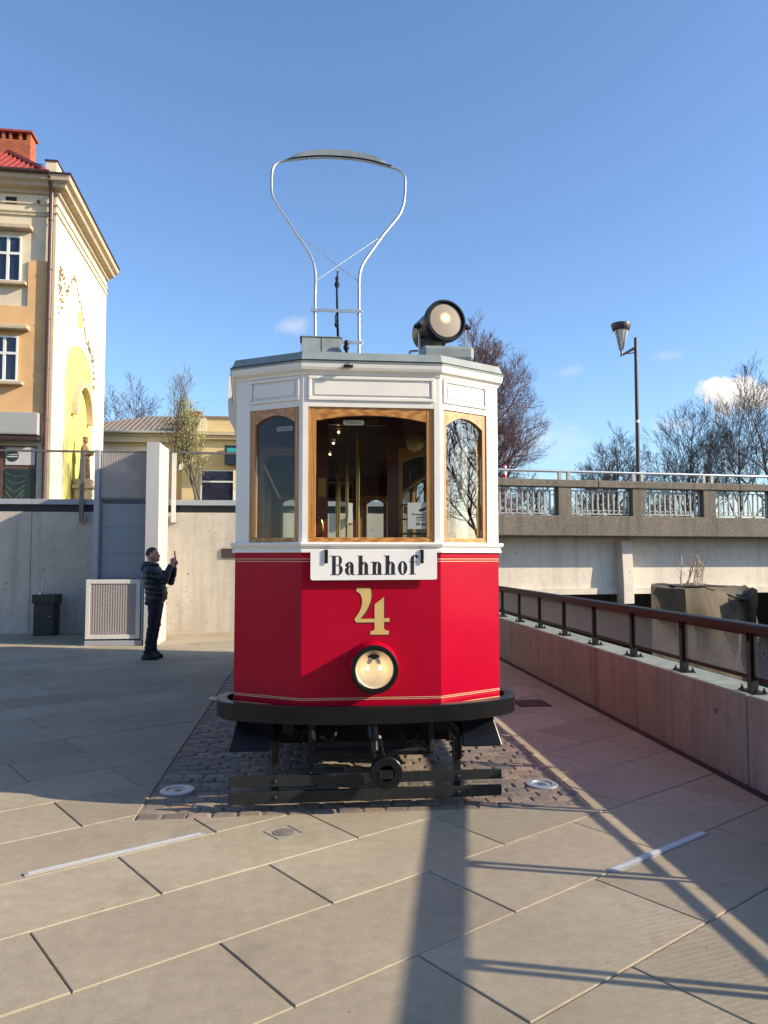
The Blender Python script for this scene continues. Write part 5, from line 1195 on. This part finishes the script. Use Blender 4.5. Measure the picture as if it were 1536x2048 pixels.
for k, (x, y, h, lab) in enumerate([(33,-3.5,8.5,'bare tree across the river mirrored in the sunlit tram window')]):
    tree('bare_tree', lab, (x,y,0.2), None, 'bark', 'twig_dark', seed=61+k, height=h*0.85, r0=0.22, fork=0.15, spread=44, kids=(11,7,5,4), ratio=(0.6,0.52,0.5,0.45), upward=0.35, twig=0.02)
# ------------------------------------------------------------------ fittings set into the ground
def uplight(x, y, r_, lab):
    u = thing('ground_light', lab, 'ground light', (x,y,0), 0, 'round lights set in the setts')
    MB().lathe([(r_,-0.02),(r_,0.010),(r_*0.96,0.014),(r_*0.66,0.014),(r_*0.62,0.008)], (x,y,0), n=36).build('ring', 'steel_light', u, smooth=True)
    MB().lathe([(r_*0.62,0.0),(r_*0.62,0.0075),(0.0,0.0085)], (x,y,0), n=30).build('lens', 'dark_glass', u, smooth=True)
    MB().lathe([(r_*0.98,-0.03),(r_*1.02,0.006),(r_*0.99,0.006)], (x,y,0), n=30).build('collar', 'shoe_metal', u)
uplight(-0.879,5.50,0.117,'round steel ground light left of the tram near the corner of the setts')
uplight(1.652,5.39,0.112,'round steel ground light right of the tram near the corner of the setts')
uplight(-0.985,9.0,0.117,'round steel ground light beside the tram flank farther back')
def strip(a, b, w, lab):
    a, b = Vector(a), Vector(b); t = (b-a).normalized(); n_ = Vector((-t.y,t.x))*w/2; P4 = [a-n_,b-n_,b+n_,a+n_]
    o = thing('light_strip', lab, 'ground light', ((a.x+b.x)/2,(a.y+b.y)/2,0), 0, 'light strips in the paving')
    MB().prism([(p.x,p.y,-0.02) for p in P4], (0,0,0.026)).build('channel', 'steel_light', o); 
    P4 = [a+t*0.02-n_*0.6,b-t*0.02-n_*0.6,b-t*0.02+n_*0.6,a+t*0.02+n_*0.6]
    MB().prism([(p.x,p.y,0.0062) for p in P4], (0,0,0.0015)).build('diffuser', 'strip_cover', o)
strip((-1.415,4.146),(-0.588,4.660),0.042,'pale light strip in the paving left of the tram front')
strip((1.555,3.900),(2.311,4.378),0.050,'pale light strip in the paving right of the tram front')
hc = thing('floor_hatch', 'small square floor cover in the slab before the tram', 'cover', (-0.13,4.63,0))
ang = R(33.1)
place('frame', MB().box(-0.085,0.085,-0.085,-0.078,-0.01,0.0035).box(-0.085,0.085,0.078,0.085,-0.01,0.0035).box(-0.085,-0.078,-0.078,0.078,-0.01,0.0035).box(0.078,0.085,-0.078,0.078,-0.01,0.0035).mesh('frame'), 'shoe_metal', hc, (-0.13,4.63,0), ang)
MB().lathe([(0.062,-0.01),(0.062,0.003),(0.055,0.0042),(0.0,0.0042)], (-0.13,4.63,0), n=28).build('lid', 'slab_joint', hc, smooth=True)
gr = thing('drain_grate', 'rusty square drain grate in the shaded paving by the parapet', 'grate', (2.46,8.38,0))
MB().box(2.28,2.64,8.20,8.56,-0.02,0.0045).build('tray', 'channel_dark', gr)
for k in range(9): MB().box(2.285+k*0.04,2.310+k*0.04,8.205,8.555,0.0048,0.010).build('bar', 'grate_rust', gr)
wp = tag(MB().box(-1.86,-1.40,17.02,17.045,1.60,1.80).build('wall_plate', 'lamp_brown'), 'dark metal plate on the concrete wall beside the tram', 'plate')
cl = MB()
# ------------------------------------------------------------------ person with a phone
px, py = -2.43, 12.60
pr = thing('person', 'person in dark green hooded jacket raising a phone towards the tram', 'person', (px,py,0))
b = MB()
def lf(rings): loft(b, [((px+x,py+y,z),rx,ry) for x,y,z,rx,ry in rings])
lf([(0.00,0,0.86,0.135,0.165),(0.025,0,0.91,0.160,0.18),(0.045,0,1.00,0.172,0.19),(0.035,0,1.10,0.172,0.195),(0.01,0,1.22,0.165,0.205),(-0.02,0,1.33,0.150,0.215),(-0.045,0,1.42,0.125,0.20),(-0.06,0,1.47,0.10,0.13),(-0.06,0,1.51,0.075,0.08)])
for s in (-1, 1):
    dx = 0.0 if s < 0 else 0.035
    lf([(-0.055+dx,s*0.085,0.02,0.05,0.045),(-0.05+dx,s*0.085,0.10,0.055,0.055),(-0.04+dx,s*0.087,0.28,0.062,0.062),(-0.005+dx,s*0.087,0.47,0.068,0.068),(0.01+dx*0.5,s*0.088,0.55,0.078,0.076),(0.03,s*0.088,0.72,0.095,0.09),(0.035,s*0.085,0.88,0.115,0.10)])
    lf([(-0.0+dx-0.02,s*0.09,0.0,0.135,0.048),(-0.0+dx-0.02,s*0.09,0.05,0.138,0.05),(-0.03+dx,s*0.09,0.09,0.10,0.046),(-0.05+dx,s*0.09,0.13,0.065,0.052)])
    sh0 = Vector((px-0.03,py+s*0.195,1.40)); el = Vector((px+(0.19 if s < 0 else 0.225),py+s*0.20,1.235 if s < 0 else 1.215)); wr = Vector((px+(0.275 if s < 0 else 0.305),py+s*0.075,1.485 if s < 0 else 1.44))
    b.tube([sh0+Vector((-0.02,-s*0.03,0.02)),sh0,sh0.lerp(el,0.5),el], [0.07,0.088,0.078,0.066], 12); b.tube([el,el.lerp(wr,0.15),el.lerp(wr,0.6),wr], [0.066,0.066,0.056,0.044], 12)
    b.ball(el, 0.066, 12)
    pc = wr+Vector((0.012,-s*0.01,0.055)); b.tube([wr,wr+Vector((0.004,0,0.02))], [0.032,0.033], 10); b.ball(pc, 0.045, 12, (0.55,0.75,1.1))
    for k in range(4):
        f0 = pc+Vector((0.012-0.012*k*0.3,s*0.014-s*0.0,0.018+0.016*k-0.02)); L_ = (0.055,0.062,0.058,0.045)[3-k]
        b.tube([f0,f0+Vector((0.026,-s*0.012,0.012)),f0+Vector((0.034,-s*(0.012+L_*0.45),0.010)),f0+Vector((0.028,-s*(0.012+L_*0.8),0.006))], [0.0105,0.010,0.009,0.008], 8)
    b.tube([pc+Vector((-0.015,-s*0.012,-0.01)),pc+Vector((-0.028,-s*0.025,0.02)),pc+Vector((-0.018,-s*0.035,0.048))], [0.012,0.0105,0.009], 8)
# head, tipped back a little
HD = Vector((px-0.025,py,1.635)); tilt = Matrix.Rotation(R(-10), 3, 'Y')
def hb(x, y, z, r_, s_, n=14):
    o = len(b.v); t = MB().ball((0,0,0), r_, n, s_); b.add([HD+tilt@(Vector(v)+Vector((x,y,z))) for v in t.v], t.f)
hb(0,0,0.015,0.1,(0.98,0.77,1.12),18); hb(0.045,0,-0.055,0.06,(0.85,0.85,0.95)); hb(0.072,0,-0.092,0.022,(1,1.2,0.8)); hb(0.098,0,-0.018,0.018,(1.0,0.75,1.3)); hb(0.108,0,-0.030,0.013,(1,1,0.8)); hb(0.084,0,0.030,0.022,(0.7,2.4,0.6)); hb(0.094,0,-0.060,0.010,(0.8,2.0,0.7)); hb(0.092,0,-0.073,0.010,(0.8,1.8,0.7))
for s in (-1,1): hb(-0.008,s*0.078,-0.012,0.028,(0.75,0.32,1.15)); hb(0.06,s*0.042,-0.02,0.03,(0.8,0.7,0.7))
b.tube([(px-0.06,py,1.45),(px-0.045,py,1.56)], [0.062,0.056], 12)
me = remesh(b, 0.008, 1)
from mathutils import noise as mno
nrm = [v.normal.copy() for v in me.vertices]; newco = [c_ for v in me.vertices for c_ in v.co]
for vi, v in enumerate(me.vertices):
    c = v.co; q = Vector((c.x-px,c.y-py,c.z))
    if q.z > 1.5 and (c-Vector((px-0.025,py,1.635))).length < 0.17: continue
    if q.z > 1.44 and q.x > 0.2: continue
    if 0.90 < q.z < 1.42 and q.x < 0.22: amp = 0.006*math.sin(q.z*2*math.pi/0.085+0.6*math.sin(q.x*14))+0.010*mno.fractal(q*9, 0.6, 2, 4)
    elif q.z >= 0.9: amp = 0.013*mno.fractal(Vector((q.x*8,q.y*8,q.z*16)), 0.6, 2, 4)
    elif q.z > 0.12: amp = (0.006+0.010*max(0,1-abs(q.z-0.5)/0.15)+0.014*max(0,1-abs(q.z-0.17)/0.12))*mno.fractal(Vector((q.x*7,q.y*7,q.z*20)), 0.6, 2, 4)
    else: continue
    newco[3*vi:3*vi+3] = (c+nrm[vi]*amp)[:]
me.vertices.foreach_set('co', newco); me.update()
for nm in ('jacket','jeans','shoe','skin'): me.materials.append(M[nm])
h1, h2 = Vector((px+0.29,py-0.065,1.55)), Vector((px+0.32,py+0.065,1.505))
idx = []
for p in me.polygons:
    c = p.center
    if (c-HD).length < 0.155 and c.z > 1.515: k = 3
    elif ((c-h1).length < 0.085 and c.z > 1.488) or ((c-h2).length < 0.085 and c.z > 1.443): k = 3
    elif c.z < 0.105: k = 2
    elif c.z < 0.905+0.02*math.sin(c.x*9): k = 1
    else: k = 0
    idx.append(k)
me.polygons.foreach_set('material_index', idx)
bd = place('body', me, 'jacket', pr)
hr_ = MB(); t = MB().ball((0,0,0), 0.106, 20, (1.0,0.80,1.12))
keep = [f for f in t.f if (lambda c: c.z > 0.045-0.62*max(0,-c.x) + (0.035 if c.x > 0.03 else 0) and not (c.x > 0.075))(sum((Vector(t.v[i]) for i in f), Vector())/len(f))]
hr_.add([HD+tilt@(Vector(v)+Vector((-0.004,0,0.018))) for v in t.v], keep); ho = hr_.build('hair', 'hair', pr, smooth=True, fix=False)
so = ho.modifiers.new('thick', 'SOLIDIFY'); so.thickness = 0.008
hd_ = MB(); hd_.tube(catmull([(px+0.045,py-0.06,1.475),(px-0.02,py-0.11,1.49),(px-0.12,py-0.085,1.505),(px-0.16,py,1.50),(px-0.12,py+0.085,1.505),(px-0.02,py+0.11,1.49),(px+0.045,py+0.06,1.475)],5), 0.040, 10)
hd_.ball((px-0.155,py,1.44), 0.075, 14, (0.75,1.4,1.0)); place('hood', remesh(hd_, 0.009, 3), 'jacket', pr)
for s in (-1,1):
    p = HD+tilt@Vector((0.080,s*0.036,0.010)); MB().ball(p, 0.010, 8).build('eye', 'ink', pr, smooth=True)
    p = HD+tilt@Vector((0.086,s*0.036,0.034)); MB().ball(p, 0.012, 8, (0.6,1.7,0.35)).build('eyebrow', 'hair', pr, smooth=True)
for z_ in (0.98,1.07,1.16,1.25): pass
MB().tube([(px+0.20,py-0.03,0.90),(px+0.20,py-0.03,0.86)], 0.006, 5).build('zip_pull', 'shoe', pr)
ph = MB().box(-0.006,0.006,-0.038,0.038,-0.08,0.08).mesh('phone')
phone = tag(place('phone', ph, 'phone', None, (px+0.325,py,1.63), 0, bevel=0.004), 'dark smartphone held up by the person in the green jacket', 'phone'); phone.rotation_euler = (0,R(-8),0)
for o in ROOTS:
    if '_root' in o: del o['_root']
